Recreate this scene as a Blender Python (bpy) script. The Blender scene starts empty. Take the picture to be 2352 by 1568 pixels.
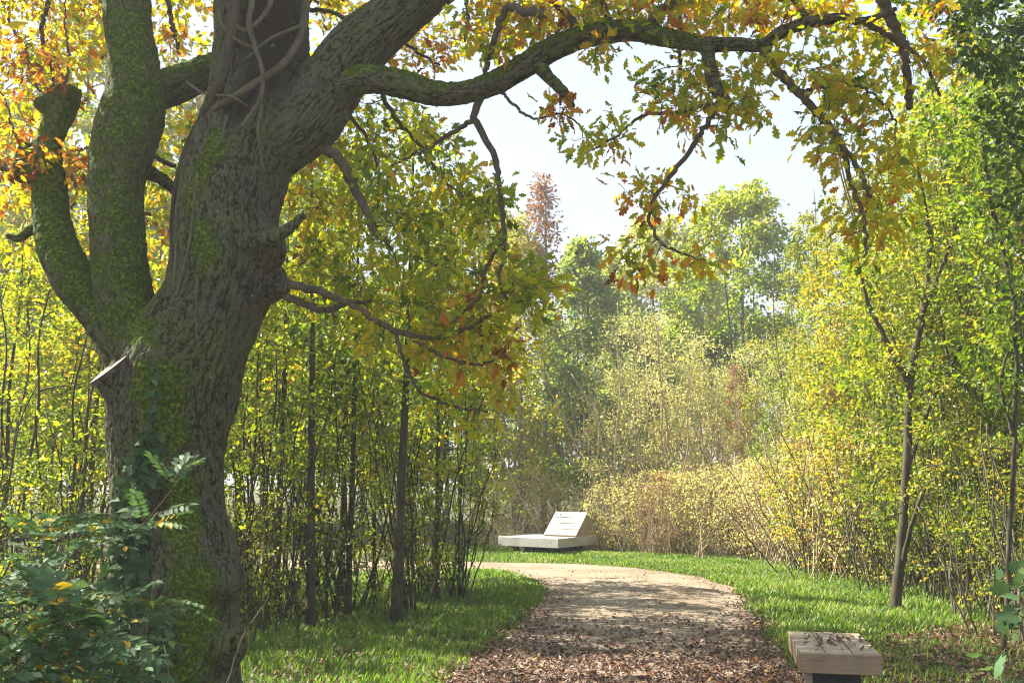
import bpy, math, random
import numpy as np
from mathutils import Vector, noise as mnoise

random.seed(11)
RNG = np.random.default_rng(11)
S = bpy.context.scene
COL = S.collection
R = math.radians

# ------------------------------------------------------------------ camera, sky, sun, exposure
EYE = 1.6
PITCH = R(7.9)
F = 2287.0                                     # focal length in pixels of a 2352-wide picture
cam_d = bpy.data.cameras.new('camera')
cam_d.sensor_width = 36.0
cam_d.lens = 36.0 * F / 2352.0
cam_d.clip_end = 1000
cam_d.clip_start = 0.05
cam_d.dof.use_dof = False
cam_d.dof.focus_distance = 8.6
cam_d.dof.aperture_fstop = 4.0
cam = bpy.data.objects.new('camera', cam_d)
cam.location = (0, 0, EYE)
cam.rotation_euler = (math.pi / 2 + PITCH, 0, 0)
COL.objects.link(cam)
S.camera = cam

SUN_EL = R(43)
SUN_AZ = R(-66)                                # from +Y towards +X: the sun stands to the left
W = bpy.data.worlds.new('World')
S.world = W
W.use_nodes = True
nt = W.node_tree
nt.nodes.clear()
n_out = nt.nodes.new('ShaderNodeOutputWorld')
n_bg = nt.nodes.new('ShaderNodeBackground')
n_sky = nt.nodes.new('ShaderNodeTexSky')
n_sky.sky_type = 'NISHITA'
n_sky.sun_disc = False
n_sky.sun_elevation = SUN_EL
n_sky.sun_rotation = SUN_AZ
n_sky.air_density = 1.0
n_sky.dust_density = 2.0
n_sky.ozone_density = 1.5
n_bg.inputs['Strength'].default_value = 0.13
# thin veil of high cloud mixed into the sky
n_co = nt.nodes.new('ShaderNodeTexCoord')
n_map = nt.nodes.new('ShaderNodeMapping')
n_map.inputs['Scale'].default_value = (1.2, 1.2, 4.0)
n_noi = nt.nodes.new('ShaderNodeTexNoise')
n_noi.inputs['Scale'].default_value = 2.2
n_noi.inputs['Detail'].default_value = 5
n_ramp = nt.nodes.new('ShaderNodeValToRGB')
n_ramp.color_ramp.elements[0].position = 0.30
n_ramp.color_ramp.elements[0].color = (0.86, 0.86, 0.86, 1)
n_ramp.color_ramp.elements[1].position = 0.65
n_ramp.color_ramp.elements[1].color = (0.97, 0.97, 0.97, 1)
n_mix = nt.nodes.new('ShaderNodeMixRGB')
n_mix.inputs[2].default_value = (1.5, 1.72, 2.12, 1)
nt.links.new(n_co.outputs['Generated'], n_map.inputs[0])
nt.links.new(n_map.outputs[0], n_noi.inputs['Vector'])
nt.links.new(n_noi.outputs['Fac'], n_ramp.inputs[0])
nt.links.new(n_ramp.outputs[0], n_mix.inputs[0])
nt.links.new(n_sky.outputs[0], n_mix.inputs[1])
nt.links.new(n_mix.outputs[0], n_bg.inputs['Color'])
nt.links.new(n_bg.outputs[0], n_out.inputs['Surface'])

sun_d = bpy.data.lights.new('sun', 'SUN')
sun_d.energy = 5.0
sun_d.angle = R(0.5)
sun_d.color = (1.0, 0.93, 0.80)
sun = bpy.data.objects.new('sun', sun_d)
sdir = Vector((math.sin(SUN_AZ) * math.cos(SUN_EL), math.cos(SUN_AZ) * math.cos(SUN_EL), math.sin(SUN_EL)))
sun.rotation_euler = sdir.to_track_quat('Z', 'Y').to_euler()
sun.location = sdir * 60
COL.objects.link(sun)

S.view_settings.view_transform = 'Standard'
S.view_settings.look = 'None'
S.view_settings.exposure = 2.1
S.view_settings.gamma = 1.0
S.view_settings.use_curve_mapping = False
cy = S.cycles
cy.max_bounces = 8
cy.diffuse_bounces = 5
cy.glossy_bounces = 2
cy.transmission_bounces = 4
cy.transparent_max_bounces = 6
cy.volume_bounces = 0
cy.caustics_reflective = False
cy.caustics_refractive = False
cy.sample_clamp_indirect = 2.5
cy.use_denoising = True
cy.denoising_prefilter = 'NONE'
cy.filter_width = 1.15
cy.use_adaptive_sampling = True
cy.adaptive_threshold = 0.008

# ------------------------------------------------------------------ photo pixel (2352 wide) -> world
CP, SP = math.cos(PITCH), math.sin(PITCH)

def ray(x, y):
    u = (x - 1176) / F
    v = -(y - 784) / F
    return np.array([u, CP - v * SP, SP + v * CP])

def at(x, y, Y):
    d = ray(x, y)
    return np.array([0, 0, EYE]) + d * (Y / d[1])

def ground(x, y):
    d = ray(x, y)
    return (np.array([0, 0, EYE]) + d * (-EYE / d[2]))[:2]

# ------------------------------------------------------------------ mesh helpers
def mesh_np(name, V, faces=None, quads=None, loops=None, totals=None, smooth=True, attrs=None):
    me = bpy.data.meshes.new(name)
    V = np.asarray(V, dtype=np.float32)
    if faces is not None:
        totals = np.array([len(f) for f in faces], dtype=np.int32)
        loops = np.array([i for f in faces for i in f], dtype=np.int32)
    elif quads is not None:
        q = np.asarray(quads, dtype=np.int32)
        loops = q.ravel()
        totals = np.full(len(q), q.shape[1], dtype=np.int32)
    me.vertices.add(len(V))
    me.vertices.foreach_set('co', V.ravel())
    me.loops.add(len(loops))
    me.loops.foreach_set('vertex_index', np.asarray(loops, dtype=np.int32))
    me.polygons.add(len(totals))
    starts = np.concatenate([[0], np.cumsum(totals)[:-1]]).astype(np.int32)
    me.polygons.foreach_set('loop_start', starts)
    me.polygons.foreach_set('loop_total', np.asarray(totals, dtype=np.int32))
    me.polygons.foreach_set('use_smooth', np.full(len(totals), bool(smooth)))
    for k, a in (attrs or {}).items():
        a = np.asarray(a, dtype=np.float32)
        if a.ndim == 1:
            at_ = me.attributes.new(k, 'FLOAT', 'POINT')
            at_.data.foreach_set('value', a)
        else:
            at_ = me.attributes.new(k, 'FLOAT_VECTOR', 'POINT')
            at_.data.foreach_set('vector', a.ravel())
    me.update()
    me.validate()
    return me

def link(name, me, mat=None, parent=None):
    o = bpy.data.objects.new(name, me)
    COL.objects.link(o)
    if mat is not None and me is not None and not me.materials:
        me.materials.append(mat)
    if parent is not None:
        o.parent = parent
    return o

def tag(o, label, cat, group=None, kind=None):
    if label: o['label'] = label
    if cat: o['category'] = cat
    if group: o['group'] = group
    if kind: o['kind'] = kind
    return o

def thing(name, label, cat, loc=(0, 0, 0), rz=0.0, group=None):
    o = bpy.data.objects.new(name, None)
    o.empty_display_size = 0.2
    COL.objects.link(o)
    o.location = loc
    o.rotation_euler = (0, 0, rz)
    return tag(o, label, cat, group)

def nrm(a):
    return a / np.maximum(np.linalg.norm(a, axis=-1, keepdims=True), 1e-9)

class Geo:
    """collects vertices and faces of one mesh"""
    def __init__(self):
        self.V, self.L, self.T, self.n = [], [], [], 0
    def add(self, V, quads):
        V = np.asarray(V, float).reshape(-1, 3)
        quads = np.asarray(quads)
        self.V.append(V)
        self.L.append((quads + self.n).ravel())
        self.T.append(np.full(len(quads), quads.shape[1]))
        self.n += len(V)
    def box(self, lo, hi, M=None, bev=0.0):
        x0, y0, z0 = lo; x1, y1, z1 = hi
        if bev > 0:
            b = bev
            vs, fs = [], []
            # box with chamfered vertical+horizontal edges: 24 verts
            for sx in (0, 1):
                for sy in (0, 1):
                    for sz in (0, 1):
                        X = (x0, x1)[sx]; Yv = (y0, y1)[sy]; Z = (z0, z1)[sz]
                        dx = (b, -b)[sx]; dy = (b, -b)[sy]; dz = (b, -b)[sz]
                        vs += [(X, Yv + dy, Z + dz), (X + dx, Yv, Z + dz), (X + dx, Yv + dy, Z)]
            def I(sx, sy, sz, k): return (sx * 4 + sy * 2 + sz) * 3 + k
            q = []
            for s in (0, 1):
                q.append([I(s, 0, 0, 0), I(s, 1, 0, 0), I(s, 1, 1, 0), I(s, 0, 1, 0)])
                q.append([I(0, s, 0, 1), I(1, s, 0, 1), I(1, s, 1, 1), I(0, s, 1, 1)])
                q.append([I(0, 0, s, 2), I(1, 0, s, 2), I(1, 1, s, 2), I(0, 1, s, 2)])
            for a in (0, 1):
                for c in (0, 1):
                    q.append([I(a, c, 0, 0), I(a, c, 1, 0), I(a, c, 1, 1), I(a, c, 0, 1)])
                    q.append([I(a, 0, c, 0), I(a, 1, c, 0), I(a, 1, c, 2), I(a, 0, c, 2)])
                    q.append([I(0, a, c, 1), I(1, a, c, 1), I(1, a, c, 2), I(0, a, c, 2)])
            vs = np.array(vs)
            if M is not None: vs = M(vs)
            base = self.n
            self.add(vs, q)
            tri = []
            for a in (0, 1):
                for c in (0, 1):
                    for e in (0, 1):
                        tri.append([I(a, c, e, 0), I(a, c, e, 1), I(a, c, e, 2)])
            self.L.append((np.array(tri) + base).ravel())
            self.T.append(np.full(8, 3))
            return
        vs = np.array([(x0, y0, z0), (x1, y0, z0), (x1, y1, z0), (x0, y1, z0), (x0, y0, z1), (x1, y0, z1), (x1, y1, z1), (x0, y1, z1)])
        if M is not None: vs = M(vs)
        self.add(vs, [(0, 3, 2, 1), (4, 5, 6, 7), (0, 1, 5, 4), (1, 2, 6, 5), (2, 3, 7, 6), (3, 0, 4, 7)])
    def tubes(self, P, Rr, k=5):
        """P (m,n,3) polylines, Rr (m,n) radii: open tapered tubes, all at once"""
        P = np.asarray(P, float); Rr = np.asarray(Rr, float)
        m, n, _ = P.shape
        T = np.empty_like(P)
        T[:, 1:-1] = P[:, 2:] - P[:, :-2]
        T[:, 0] = P[:, 1] - P[:, 0]; T[:, -1] = P[:, -1] - P[:, -2]
        T = nrm(T)
        mean = nrm(P[:, -1] - P[:, 0])
        ref = np.where(np.abs(mean[:, 1:2]) < 0.8, np.array([[0.03, 1.0, 0.05]]), np.array([[1.0, 0.04, 0.02]]))
        A = nrm(np.cross(T, ref[:, None, :]))
        B = np.cross(T, A)
        ang = np.arange(k) * 2 * np.pi / k
        V = P[:, :, None, :] + Rr[:, :, None, None] * (np.cos(ang)[None, None, :, None] * A[:, :, None, :] + np.sin(ang)[None, None, :, None] * B[:, :, None, :])
        idx = np.arange(m * n * k).reshape(m, n, k)
        a = idx[:, :-1, :]; b = idx[:, 1:, :]
        q = np.stack([a, np.roll(a, -1, 2), np.roll(b, -1, 2), b], -1).reshape(-1, 4)
        base = self.n
        self.add(V, q)
        cap = idx[:, -1, :].reshape(m, k)
        self.L.append((cap + base).ravel()); self.T.append(np.full(m, k))
        cap = idx[:, 0, ::-1].reshape(m, k)
        self.L.append((cap + base).ravel()); self.T.append(np.full(m, k))
    def mesh(self, name, smooth=True, attrs=None):
        return mesh_np(name, np.concatenate(self.V), loops=np.concatenate(self.L), totals=np.concatenate(self.T), smooth=smooth, attrs=attrs)

def resample(pts, rad, n):
    """smooth resampling of a polyline by Catmull-Rom"""
    pts = np.asarray(pts, float); rad = np.asarray(rad, float)
    m = len(pts)
    X = np.concatenate([pts, rad[:, None]], 1)
    E = np.concatenate([[2 * X[0] - X[1]], X, [2 * X[-1] - X[-2]]])
    seg = np.linalg.norm(np.diff(pts, axis=0), axis=1)
    cum = np.concatenate([[0], np.cumsum(seg)])
    out = []
    for s in np.linspace(0, cum[-1], n):
        i = min(np.searchsorted(cum, s, side='right') - 1, m - 2)
        i = max(i, 0)
        t = (s - cum[i]) / max(seg[i], 1e-9)
        p0, p1, p2, p3 = E[i], E[i + 1], E[i + 2], E[i + 3]
        out.append(0.5 * (2 * p1 + (p2 - p0) * t + (2 * p0 - 5 * p1 + 4 * p2 - p3) * t * t + (3 * p1 - p0 - 3 * p2 + p3) * t ** 3))
    out = np.array(out)
    return out[:, :3], np.maximum(out[:, 3], 0.0008)

# ------------------------------------------------------------------ leaf shapes (x across, y along, z up)
def oak_leaf():
    half = [(0.015, 0.0), (0.012, 0.14), (0.10, 0.20), (0.13, 0.30), (0.075, 0.36), (0.19, 0.44), (0.23, 0.54), (0.11, 0.58), (0.21, 0.68), (0.21, 0.78), (0.10, 0.80), (0.11, 0.92), (0.05, 0.99)]
    mid = [(0.0, 1.0), (0.0, 0.8), (0.0, 0.55), (0.0, 0.3), (0.0, 0.0)]
    def bend(x, y): return (x, y, 0.45 * abs(x) - 0.30 * y * y + 0.05 * math.sin(9 * y + 4 * x))
    half = [(x * 1.25, y) for x, y in half]
    V = [bend(*p) for p in half] + [bend(-x, y) for x, y in half] + [bend(*p) for p in mid]
    h = len(half)
    m = [2 * h + i for i in range(5)]
    return np.array(V), [list(range(0, h)) + m, [h + i for i in range(h - 1, -1, -1)] + m[::-1]]

def ovate_leaf(w=0.30, fold=0.35, droop=0.15):
    def b(x, y): return (x, y, fold * abs(x) - droop * y * y)
    V = [b(0, 0), b(w * 0.85, 0.28), b(w, 0.55), b(0, 1), b(-w, 0.55), b(-w * 0.85, 0.28)]
    return np.array(V), [[0, 1, 2, 3], [0, 3, 4, 5]]

def tri_leaf(w=0.34):
    V = [(0, 0, 0), (w, 0.5, 0.12), (0, 1, -0.1), (-w, 0.5, 0.12)]
    return np.array(V), [[0, 1, 2], [0, 2, 3]]

def ivy_leaf():
    V = [(0, 0.05, 0.02), (0.30, -0.05, 0.0), (0.48, 0.22, -.06), (0.26, 0.36, 0.03), (0.20, 0.62, 0), (0, 1, -0.1), (-0.20, 0.62, 0), (-0.26, 0.36, 0.03), (-0.48, 0.22, -.06), (-0.30, -0.05, 0)]
    return np.array(V), [[0, 1, 2, 3, 4, 5], [0, 5, 6, 7, 8, 9]]

def palmate_leaf():
    half = [(0.05, 0.0), (0.22, 0.02), (0.42, -0.04), (0.36, 0.14), (0.56, 0.30), (0.40, 0.36), (0.42, 0.52), (0.18, 0.52), (0.20, 0.76), (0.10, 0.78)]
    V = [(x, y, 0.2 * x - 0.15 * y * y) for x, y in half] + [(-x, y, 0.2 * x - 0.15 * y * y) for x, y in half] + [(0, 1, -0.15), (0, 0.5, -.03), (0, 0, 0)]
    h = len(half)
    return np.array(V), [list(range(h)) + [2 * h, 2 * h + 1, 2 * h + 2], [h + i for i in range(h - 1, -1, -1)] + [2 * h + 2, 2 * h + 1, 2 * h]]

OAK, OVATE, TRI, IVY, PALM = oak_leaf(), ovate_leaf(), tri_leaf(), ivy_leaf(), palmate_leaf()
SLIM = ovate_leaf(0.17, 0.3, 0.2)
LEAFLET = ovate_leaf(0.24, 0.25, 0.08)

def leaves_geo(tmpl, pos, d, n, size, tint):
    tv, tf = tmpl
    d = nrm(d)
    n = nrm(n - (n * d).sum(-1, keepdims=True) * d)
    x = np.cross(d, n)
    V = pos[:, None, :] + size[:, None, None] * (tv[None, :, 0:1] * x[:, None] + tv[None, :, 1:2] * d[:, None] + tv[None, :, 2:3] * n[:, None])
    N, k = len(pos), len(tv)
    base = (np.arange(N) * k)[:, None]
    flat = np.concatenate([np.array(f) for f in tf])
    tot = np.array([len(f) for f in tf])
    return V.reshape(-1, 3), (base + flat[None]).ravel(), np.tile(tot, N), np.repeat(tint, k)

def leaf_mesh(name, parts):
    """parts: tuples from leaves_geo joined into one mesh"""
    V, L, T, A, off = [], [], [], [], 0
    for v, l, t, a in parts:
        V.append(v); L.append(l + off); T.append(t); A.append(a); off += len(v)
    return mesh_np(name, np.concatenate(V), loops=np.concatenate(L), totals=np.concatenate(T), attrs={'tint': np.concatenate(A)})

# ------------------------------------------------------------------ materials
def new_mat(name):
    m = bpy.data.materials.new(name)
    m.use_nodes = True
    t = m.node_tree
    t.nodes.clear()
    o = t.nodes.new('ShaderNodeOutputMaterial')
    return m, t, o

def N(t, kind, **kw):
    n = t.nodes.new('ShaderNode' + kind)
    for k, v in kw.items():
        if k in n.inputs.keys(): n.inputs[k].default_value = v
        else: setattr(n, k, v)
    return n

def ramp(t, stops, src, interp='LINEAR'):
    r = t.nodes.new('ShaderNodeValToRGB')
    cr = r.color_ramp
    cr.interpolation = interp
    while len(cr.elements) < len(stops): cr.elements.new(0.5)
    for e, (p, c) in zip(cr.elements, stops):
        e.position = p
        e.color = (*c, 1) if len(c) == 3 else c
    t.links.new(src, r.inputs[0])
    return r.outputs[0]

def mix(t, a, b, fac, mode='MIX'):
    m = t.nodes.new('ShaderNodeMixRGB')
    m.blend_type = mode
    for i, s in ((0, fac), (1, a), (2, b)):
        if isinstance(s, (int, float)): m.inputs[i].default_value = s
        elif isinstance(s, tuple): m.inputs[i].default_value = (*s, 1)
        else: t.links.new(s, m.inputs[i])
    return m.outputs[0]

def leaf_mat(name, stops, trans=0.58, rough=0.45, spec=0.35, tcol=(1.22, 1.17, 0.48), var=0.25):
    m, t, o = new_mat(name)
    a = N(t, 'Attribute', attribute_name='tint')
    oi = N(t, 'ObjectInfo')
    ma = N(t, 'Math', operation='MULTIPLY_ADD')
    t.links.new(oi.outputs['Random'], ma.inputs[0])
    ma.inputs[1].default_value = var
    ad = N(t, 'Math', operation='ADD')
    t.links.new(a.outputs['Fac'], ma.inputs[2])
    t.links.new(ma.outputs[0], ad.inputs[0])
    ad.inputs[1].default_value = -var / 2
    c = ramp(t, stops, ad.outputs[0])
    p = N(t, 'BsdfPrincipled', Roughness=rough)
    p.inputs['Specular IOR Level'].default_value = spec
    t.links.new(c, p.inputs['Base Color'])
    tr = N(t, 'BsdfTranslucent')
    t.links.new(mix(t, c, tcol, 1.0, 'MULTIPLY'), tr.inputs['Color'])
    ms = N(t, 'MixShader')
    ms.inputs[0].default_value = trans
    t.links.new(p.outputs[0], ms.inputs[1])
    t.links.new(tr.outputs[0], ms.inputs[2])
    t.links.new(ms.outputs[0], o.inputs['Surface'])
    return m

GRN = [(0.0, (0.030, 0.075, 0.012)), (0.35, (0.075, 0.150, 0.014)), (0.6, (0.190, 0.240, 0.015)), (0.82, (0.400, 0.340, 0.020)), (1.0, (0.500, 0.230, 0.020))]
M_OAKLEAF = leaf_mat('oak leaf', [(0.0, (0.075, 0.140, 0.010)), (0.25, (0.200, 0.280, 0.012)), (0.48, (0.420, 0.440, 0.012)), (0.69, (0.580, 0.440, 0.014)), (0.87, (0.520, 0.170, 0.016)), (1.0, (0.170, 0.060, 0.015))], trans=0.60, var=0.0)
M_WOODLEAF = leaf_mat('thicket leaf', [(0.0, (0.040, 0.090, 0.012)), (0.3, (0.130, 0.220, 0.012)), (0.6, (0.320, 0.370, 0.020)), (0.86, (0.520, 0.430, 0.024)), (1.0, (0.500, 0.220, 0.020))], trans=0.6)
M_GOLDLEAF = leaf_mat('sunny shrub leaf', [(0.0, (0.060, 0.130, 0.015)), (0.3, (0.165, 0.240, 0.020)), (0.6, (0.350, 0.360, 0.028)), (0.82, (0.530, 0.410, 0.035)), (1.0, (0.520, 0.240, 0.050))], trans=0.5, var=.45)
M_TANLEAF = leaf_mat('dry bramble leaf', [(0.0, (0.220, 0.290, 0.070)), (0.4, (0.500, 0.510, 0.190)), (0.7, (0.640, 0.560, 0.290)), (1.0, (0.520, 0.290, 0.160))], trans=0.6, tcol=(1.15, 1.1, .65))
M_SOFTLEAF = leaf_mat('haze pale grey green leaf', [(0.0, (0.120, 0.190, 0.080)), (0.4, (0.230, 0.310, 0.095)), (0.75, (0.390, 0.410, 0.090)), (1.0, (0.480, 0.350, 0.080))], trans=0.6)  # pale leaf tone, lightened further to stand in for denser haze
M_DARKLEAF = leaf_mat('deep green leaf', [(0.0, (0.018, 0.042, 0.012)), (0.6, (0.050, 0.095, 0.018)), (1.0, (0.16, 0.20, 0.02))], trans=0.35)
M_REDLEAF = leaf_mat('russet leaf', [(0.0, (0.150, 0.130, 0.050)), (0.4, (0.270, 0.150, 0.080)), (0.8, (0.290, 0.130, 0.085)), (1.0, (0.260, 0.095, 0.065))], trans=0.40)
M_FARLEAF = leaf_mat('far tree leaf', [(0.0, (0.035, 0.080, 0.020)), (0.45, (0.090, 0.150, 0.025)), (0.75, (0.240, 0.250, 0.030)), (1.0, (0.420, 0.300, 0.030))], trans=0.45)
M_LOCUST = leaf_mat('blue green leaflet', [(0.0, (0.045, 0.100, 0.045)), (0.5, (0.080, 0.155, 0.065)), (0.80, (0.150, 0.210, 0.050)), (0.90, (0.500, 0.340, 0.020)), (1.0, (0.560, 0.330, 0.020))], trans=0.35, rough=.6, spec=.25, tcol=(1.2, 1.2, 0.7), var=0.05)
M_IVY = leaf_mat('ivy leaf', [(0.0, (0.020, 0.050, 0.018)), (0.7, (0.050, 0.100, 0.035)), (1.0, (0.120, 0.180, 0.05))], trans=0.15, rough=0.7, spec=0.12, var=0.05)
M_GRASS = leaf_mat('grass blade', [(0.0, (0.060, 0.120, 0.014)), (0.5, (0.125, 0.225, 0.022)), (0.8, (0.220, 0.300, 0.038)), (1.0, (0.380, 0.320, 0.130))], trans=0.5, tcol=(1.1, 1.2, 0.6), var=0.0)
M_LITTER = leaf_mat('fallen leaf', [(0.0, (0.040, 0.021, 0.013)), (0.45, (0.105, 0.048, 0.024)), (0.75, (0.200, 0.088, 0.035)), (0.92, (0.330, 0.190, 0.090)), (1.0, (0.520, 0.330, 0.060))], trans=0.1, rough=0.5, spec=0.4, tcol=(1.0, .9, .7), var=0.0)

def bark_mat(name, dark, light, scale=18.0, moss=0.0):
    m, t, o = new_mat(name)
    tc = N(t, 'TexCoord')
    mp = N(t, 'Mapping')
    mp.inputs['Scale'].default_value = (1, 1, 0.22)
    t.links.new(tc.outputs['Object'], mp.inputs[0])
    n1 = N(t, 'TexNoise', Scale=scale, Detail=6.0, Roughness=0.65)
    t.links.new(mp.outputs[0], n1.inputs['Vector'])
    n2 = N(t, 'TexNoise', Scale=3.0, Detail=3.0)
    t.links.new(tc.outputs['Object'], n2.inputs['Vector'])
    c = ramp(t, [(0.3, dark), (0.7, light)], n1.outputs['Fac'])
    g = ramp(t, [(0.45, (0, 0, 0)), (0.7, (moss, moss, moss))], n2.outputs['Fac'])
    c = mix(t, c, (0.07, 0.09, 0.02), g)
    p = N(t, 'BsdfPrincipled', Roughness=0.85)
    p.inputs['Specular IOR Level'].default_value = 0.2
    t.links.new(c, p.inputs['Base Color'])
    b = N(t, 'Bump', Strength=0.5, Distance=0.01)
    t.links.new(n1.outputs['Fac'], b.inputs['Height'])
    t.links.new(b.outputs[0], p.inputs['Normal'])
    t.links.new(p.outputs[0], o.inputs['Surface'])
    return m

M_TWIG = bark_mat('twig bark', (0.045, 0.035, 0.024), (0.13, 0.105, 0.07), 30)
M_STEM = bark_mat('sapling bark', (0.05, 0.042, 0.028), (0.17, 0.145, 0.095), 24, 0.6)
M_PALESTEM = bark_mat('pale bark', (0.075, 0.058, 0.04), (0.25, 0.20, 0.135), 20, 0.3)
M_DRYSTEM = bark_mat('dry stalk', (0.26, 0.19, 0.12), (0.50, 0.40, 0.27), 30, 0.0)
M_VINE = bark_mat('dead vine wood', (0.022, 0.017, 0.013), (0.10, 0.078, 0.058), 20, 0.1)

def oak_bark():
    m, t, o = new_mat('oak bark')
    co = N(t, 'Attribute', attribute_name='bark').outputs['Vector']
    geo = N(t, 'NewGeometry')
    mo = N(t, 'Attribute', attribute_name='moss').outputs['Fac']
    gr = N(t, 'Attribute', attribute_name='groove').outputs['Fac']
    rot = N(t, 'Attribute', attribute_name='rot').outputs['Fac']
    mp = N(t, 'Mapping'); mp.inputs['Scale'].default_value = (1, 1, 0.28)
    t.links.new(co, mp.inputs[0])
    n1 = N(t, 'TexNoise', Scale=70.0, Detail=7.0, Roughness=0.8); t.links.new(mp.outputs[0], n1.inputs['Vector'])
    vo = N(t, 'TexVoronoi', Scale=34.0, feature='DISTANCE_TO_EDGE'); 
    wn = N(t, 'TexNoise', Scale=20.0, Detail=2.0); t.links.new(mp.outputs[0], wn.inputs['Vector'])
    va = N(t, 'VectorMath', operation='MULTIPLY_ADD'); t.links.new(wn.outputs['Color'], va.inputs[0]); va.inputs[1].default_value = (0.05, 0.05, 0.05); t.links.new(mp.outputs[0], va.inputs[2])
    t.links.new(va.outputs[0], vo.inputs['Vector'])
    crack = ramp(t, [(0.0, (0, 0, 0)), (0.22, (1, 1, 1))], vo.outputs['Distance'])
    n2 = N(t, 'TexNoise', Scale=2.6, Detail=5.0, Roughness=0.6); t.links.new(geo.outputs['Position'], n2.inputs['Vector'])
    n3 = N(t, 'TexNoise', Scale=6.0, Detail=8.0, Roughness=0.72); t.links.new(geo.outputs['Position'], n3.inputs['Vector'])
    n4 = N(t, 'TexNoise', Scale=42.0, Detail=7.0, Roughness=0.7); t.links.new(geo.outputs['Position'], n4.inputs['Vector'])
    c = ramp(t, [(0.28, (0.030, 0.026, 0.019)), (0.5, (0.098, 0.088, 0.064)), (0.72, (0.235, 0.215, 0.16))], n1.outputs['Fac'])
    # algae tint in broad patches
    alg = ramp(t, [(0.38, (0, 0, 0)), (0.62, (0.8, 0.8, 0.8))], n2.outputs['Fac'])
    c = mix(t, c, (0.100, 0.118, 0.040), alg)
    dark = ramp(t, [(0.0, (0.30, 0.27, 0.24)), (0.6, (1, 1, 1))], crack)
    c = mix(t, c, dark, 0.3, 'MULTIPLY')
    gd = ramp(t, [(0.0, (0.10, 0.085, 0.07)), (0.22, (0.45, 0.42, 0.38)), (0.45, (1, 1, 1))], gr)
    c = mix(t, c, gd, 1.0, 'MULTIPLY')
    # rotten hollow wood
    c = mix(t, c, (0.030, 0.020, 0.014), rot)
    # lichen spots
    lv = N(t, 'TexNoise', Scale=16.0, Detail=5.0, Roughness=0.75); t.links.new(geo.outputs['Position'], lv.inputs['Vector'])
    lich = ramp(t, [(0.66, (0, 0, 0)), (0.70, (0.8, 0.8, 0.8))], lv.outputs['Fac'])
    c = mix(t, c, (0.34, 0.38, 0.30), lich)
    # moss: painted amount broken up with noise
    mm = N(t, 'Math', operation='MULTIPLY_ADD'); t.links.new(n3.outputs['Fac'], mm.inputs[0]); mm.inputs[1].default_value = 2.2; 
    ms_ = N(t, 'Math', operation='ADD'); t.links.new(mo, ms_.inputs[0]); ms_.inputs[1].default_value = -1.22
    t.links.new(ms_.outputs[0], mm.inputs[2])
    mf = ramp(t, [(0.38, (0, 0, 0)), (0.60, (1, 1, 1))], mm.outputs[0])
    mc = ramp(t, [(0.3, (0.012, 0.024, 0.003)), (0.5, (0.042, 0.070, 0.006)), (0.72, (0.240, 0.280, 0.014))], n4.outputs['Fac'])
    c = mix(t, c, mc, mf)
    p = N(t, 'BsdfPrincipled', Roughness=0.9)
    p.inputs['Specular IOR Level'].default_value = 0.15
    t.links.new(c, p.inputs['Base Color'])
    hs = N(t, 'Math', operation='MULTIPLY_ADD'); t.links.new(crack, hs.inputs[0]); hs.inputs[1].default_value = 0.25; t.links.new(n1.outputs['Fac'], hs.inputs[2])
    hm = mix(t, hs.outputs[0], n4.outputs['Fac'], mf)
    b = N(t, 'Bump', Strength=0.9, Distance=0.012)
    t.links.new(hm, b.inputs['Height'])
    t.links.new(b.outputs[0], p.inputs['Normal'])
    t.links.new(p.outputs[0], o.inputs['Surface'])
    return m
M_OAKBARK = oak_bark()

def cut_wood():
    m, t, o = new_mat('weathered cut wood')
    tc = N(t, 'TexCoord')
    w = N(t, 'TexWave', wave_type='RINGS', rings_direction='Z', Scale=9.0, Distortion=3.0, Detail=3.0)
    t.links.new(tc.outputs['Object'], w.inputs['Vector'])
    c = ramp(t, [(0.2, (0.03, 0.024, 0.018)), (0.8, (0.085, 0.07, 0.052))], w.outputs['Fac'])
    p = N(t, 'BsdfPrincipled', Roughness=0.8)
    t.links.new(c, p.inputs['Base Color'])
    t.links.new(p.outputs[0], o.inputs['Surface'])
    return m
M_CUT = cut_wood()

def timber(name, dark, light, axis_scale=(2, 30, 30)):
    m, t, o = new_mat(name)
    tc = N(t, 'TexCoord')
    mp = N(t, 'Mapping'); mp.inputs['Scale'].default_value = axis_scale
    t.links.new(tc.outputs['Object'], mp.inputs[0])
    n1 = N(t, 'TexNoise', Scale=2.0, Detail=6.0, Roughness=0.7); t.links.new(mp.outputs[0], n1.inputs['Vector'])
    n2 = N(t, 'TexNoise', Scale=5.0, Detail=4.0); t.links.new(tc.outputs['Object'], n2.inputs['Vector'])
    c = ramp(t, [(0.25, dark), (0.75, light)], n1.outputs['Fac'])
    c = mix(t, c, (0.65, 0.66, 0.62), ramp(t, [(0.4, (0, 0, 0)), (0.7, (0.6, 0.6, 0.6))], n2.outputs['Fac']), 'MULTIPLY')
    p = N(t, 'BsdfPrincipled', Roughness=0.7)
    p.inputs['Specular IOR Level'].default_value = 0.3
    t.links.new(c, p.inputs['Base Color'])
    b = N(t, 'Bump', Strength=0.35, Distance=0.004)
    t.links.new(n1.outputs['Fac'], b.inputs['Height']); t.links.new(b.outputs[0], p.inputs['Normal'])
    t.links.new(p.outputs[0], o.inputs['Surface'])
    return m
M_TIMBER = timber('weathered timber', (0.24, 0.185, 0.125), (0.46, 0.37, 0.26), (3, 40, 40))
M_TIMBER_X = timber('timber fascia', (0.22, 0.15, 0.085), (0.38, 0.275, 0.165), (2, 30, 40))
M_PALE = timber('pale planed timber', (0.36, 0.34, 0.31), (0.52, 0.50, 0.46), (3, 30, 30))
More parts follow.
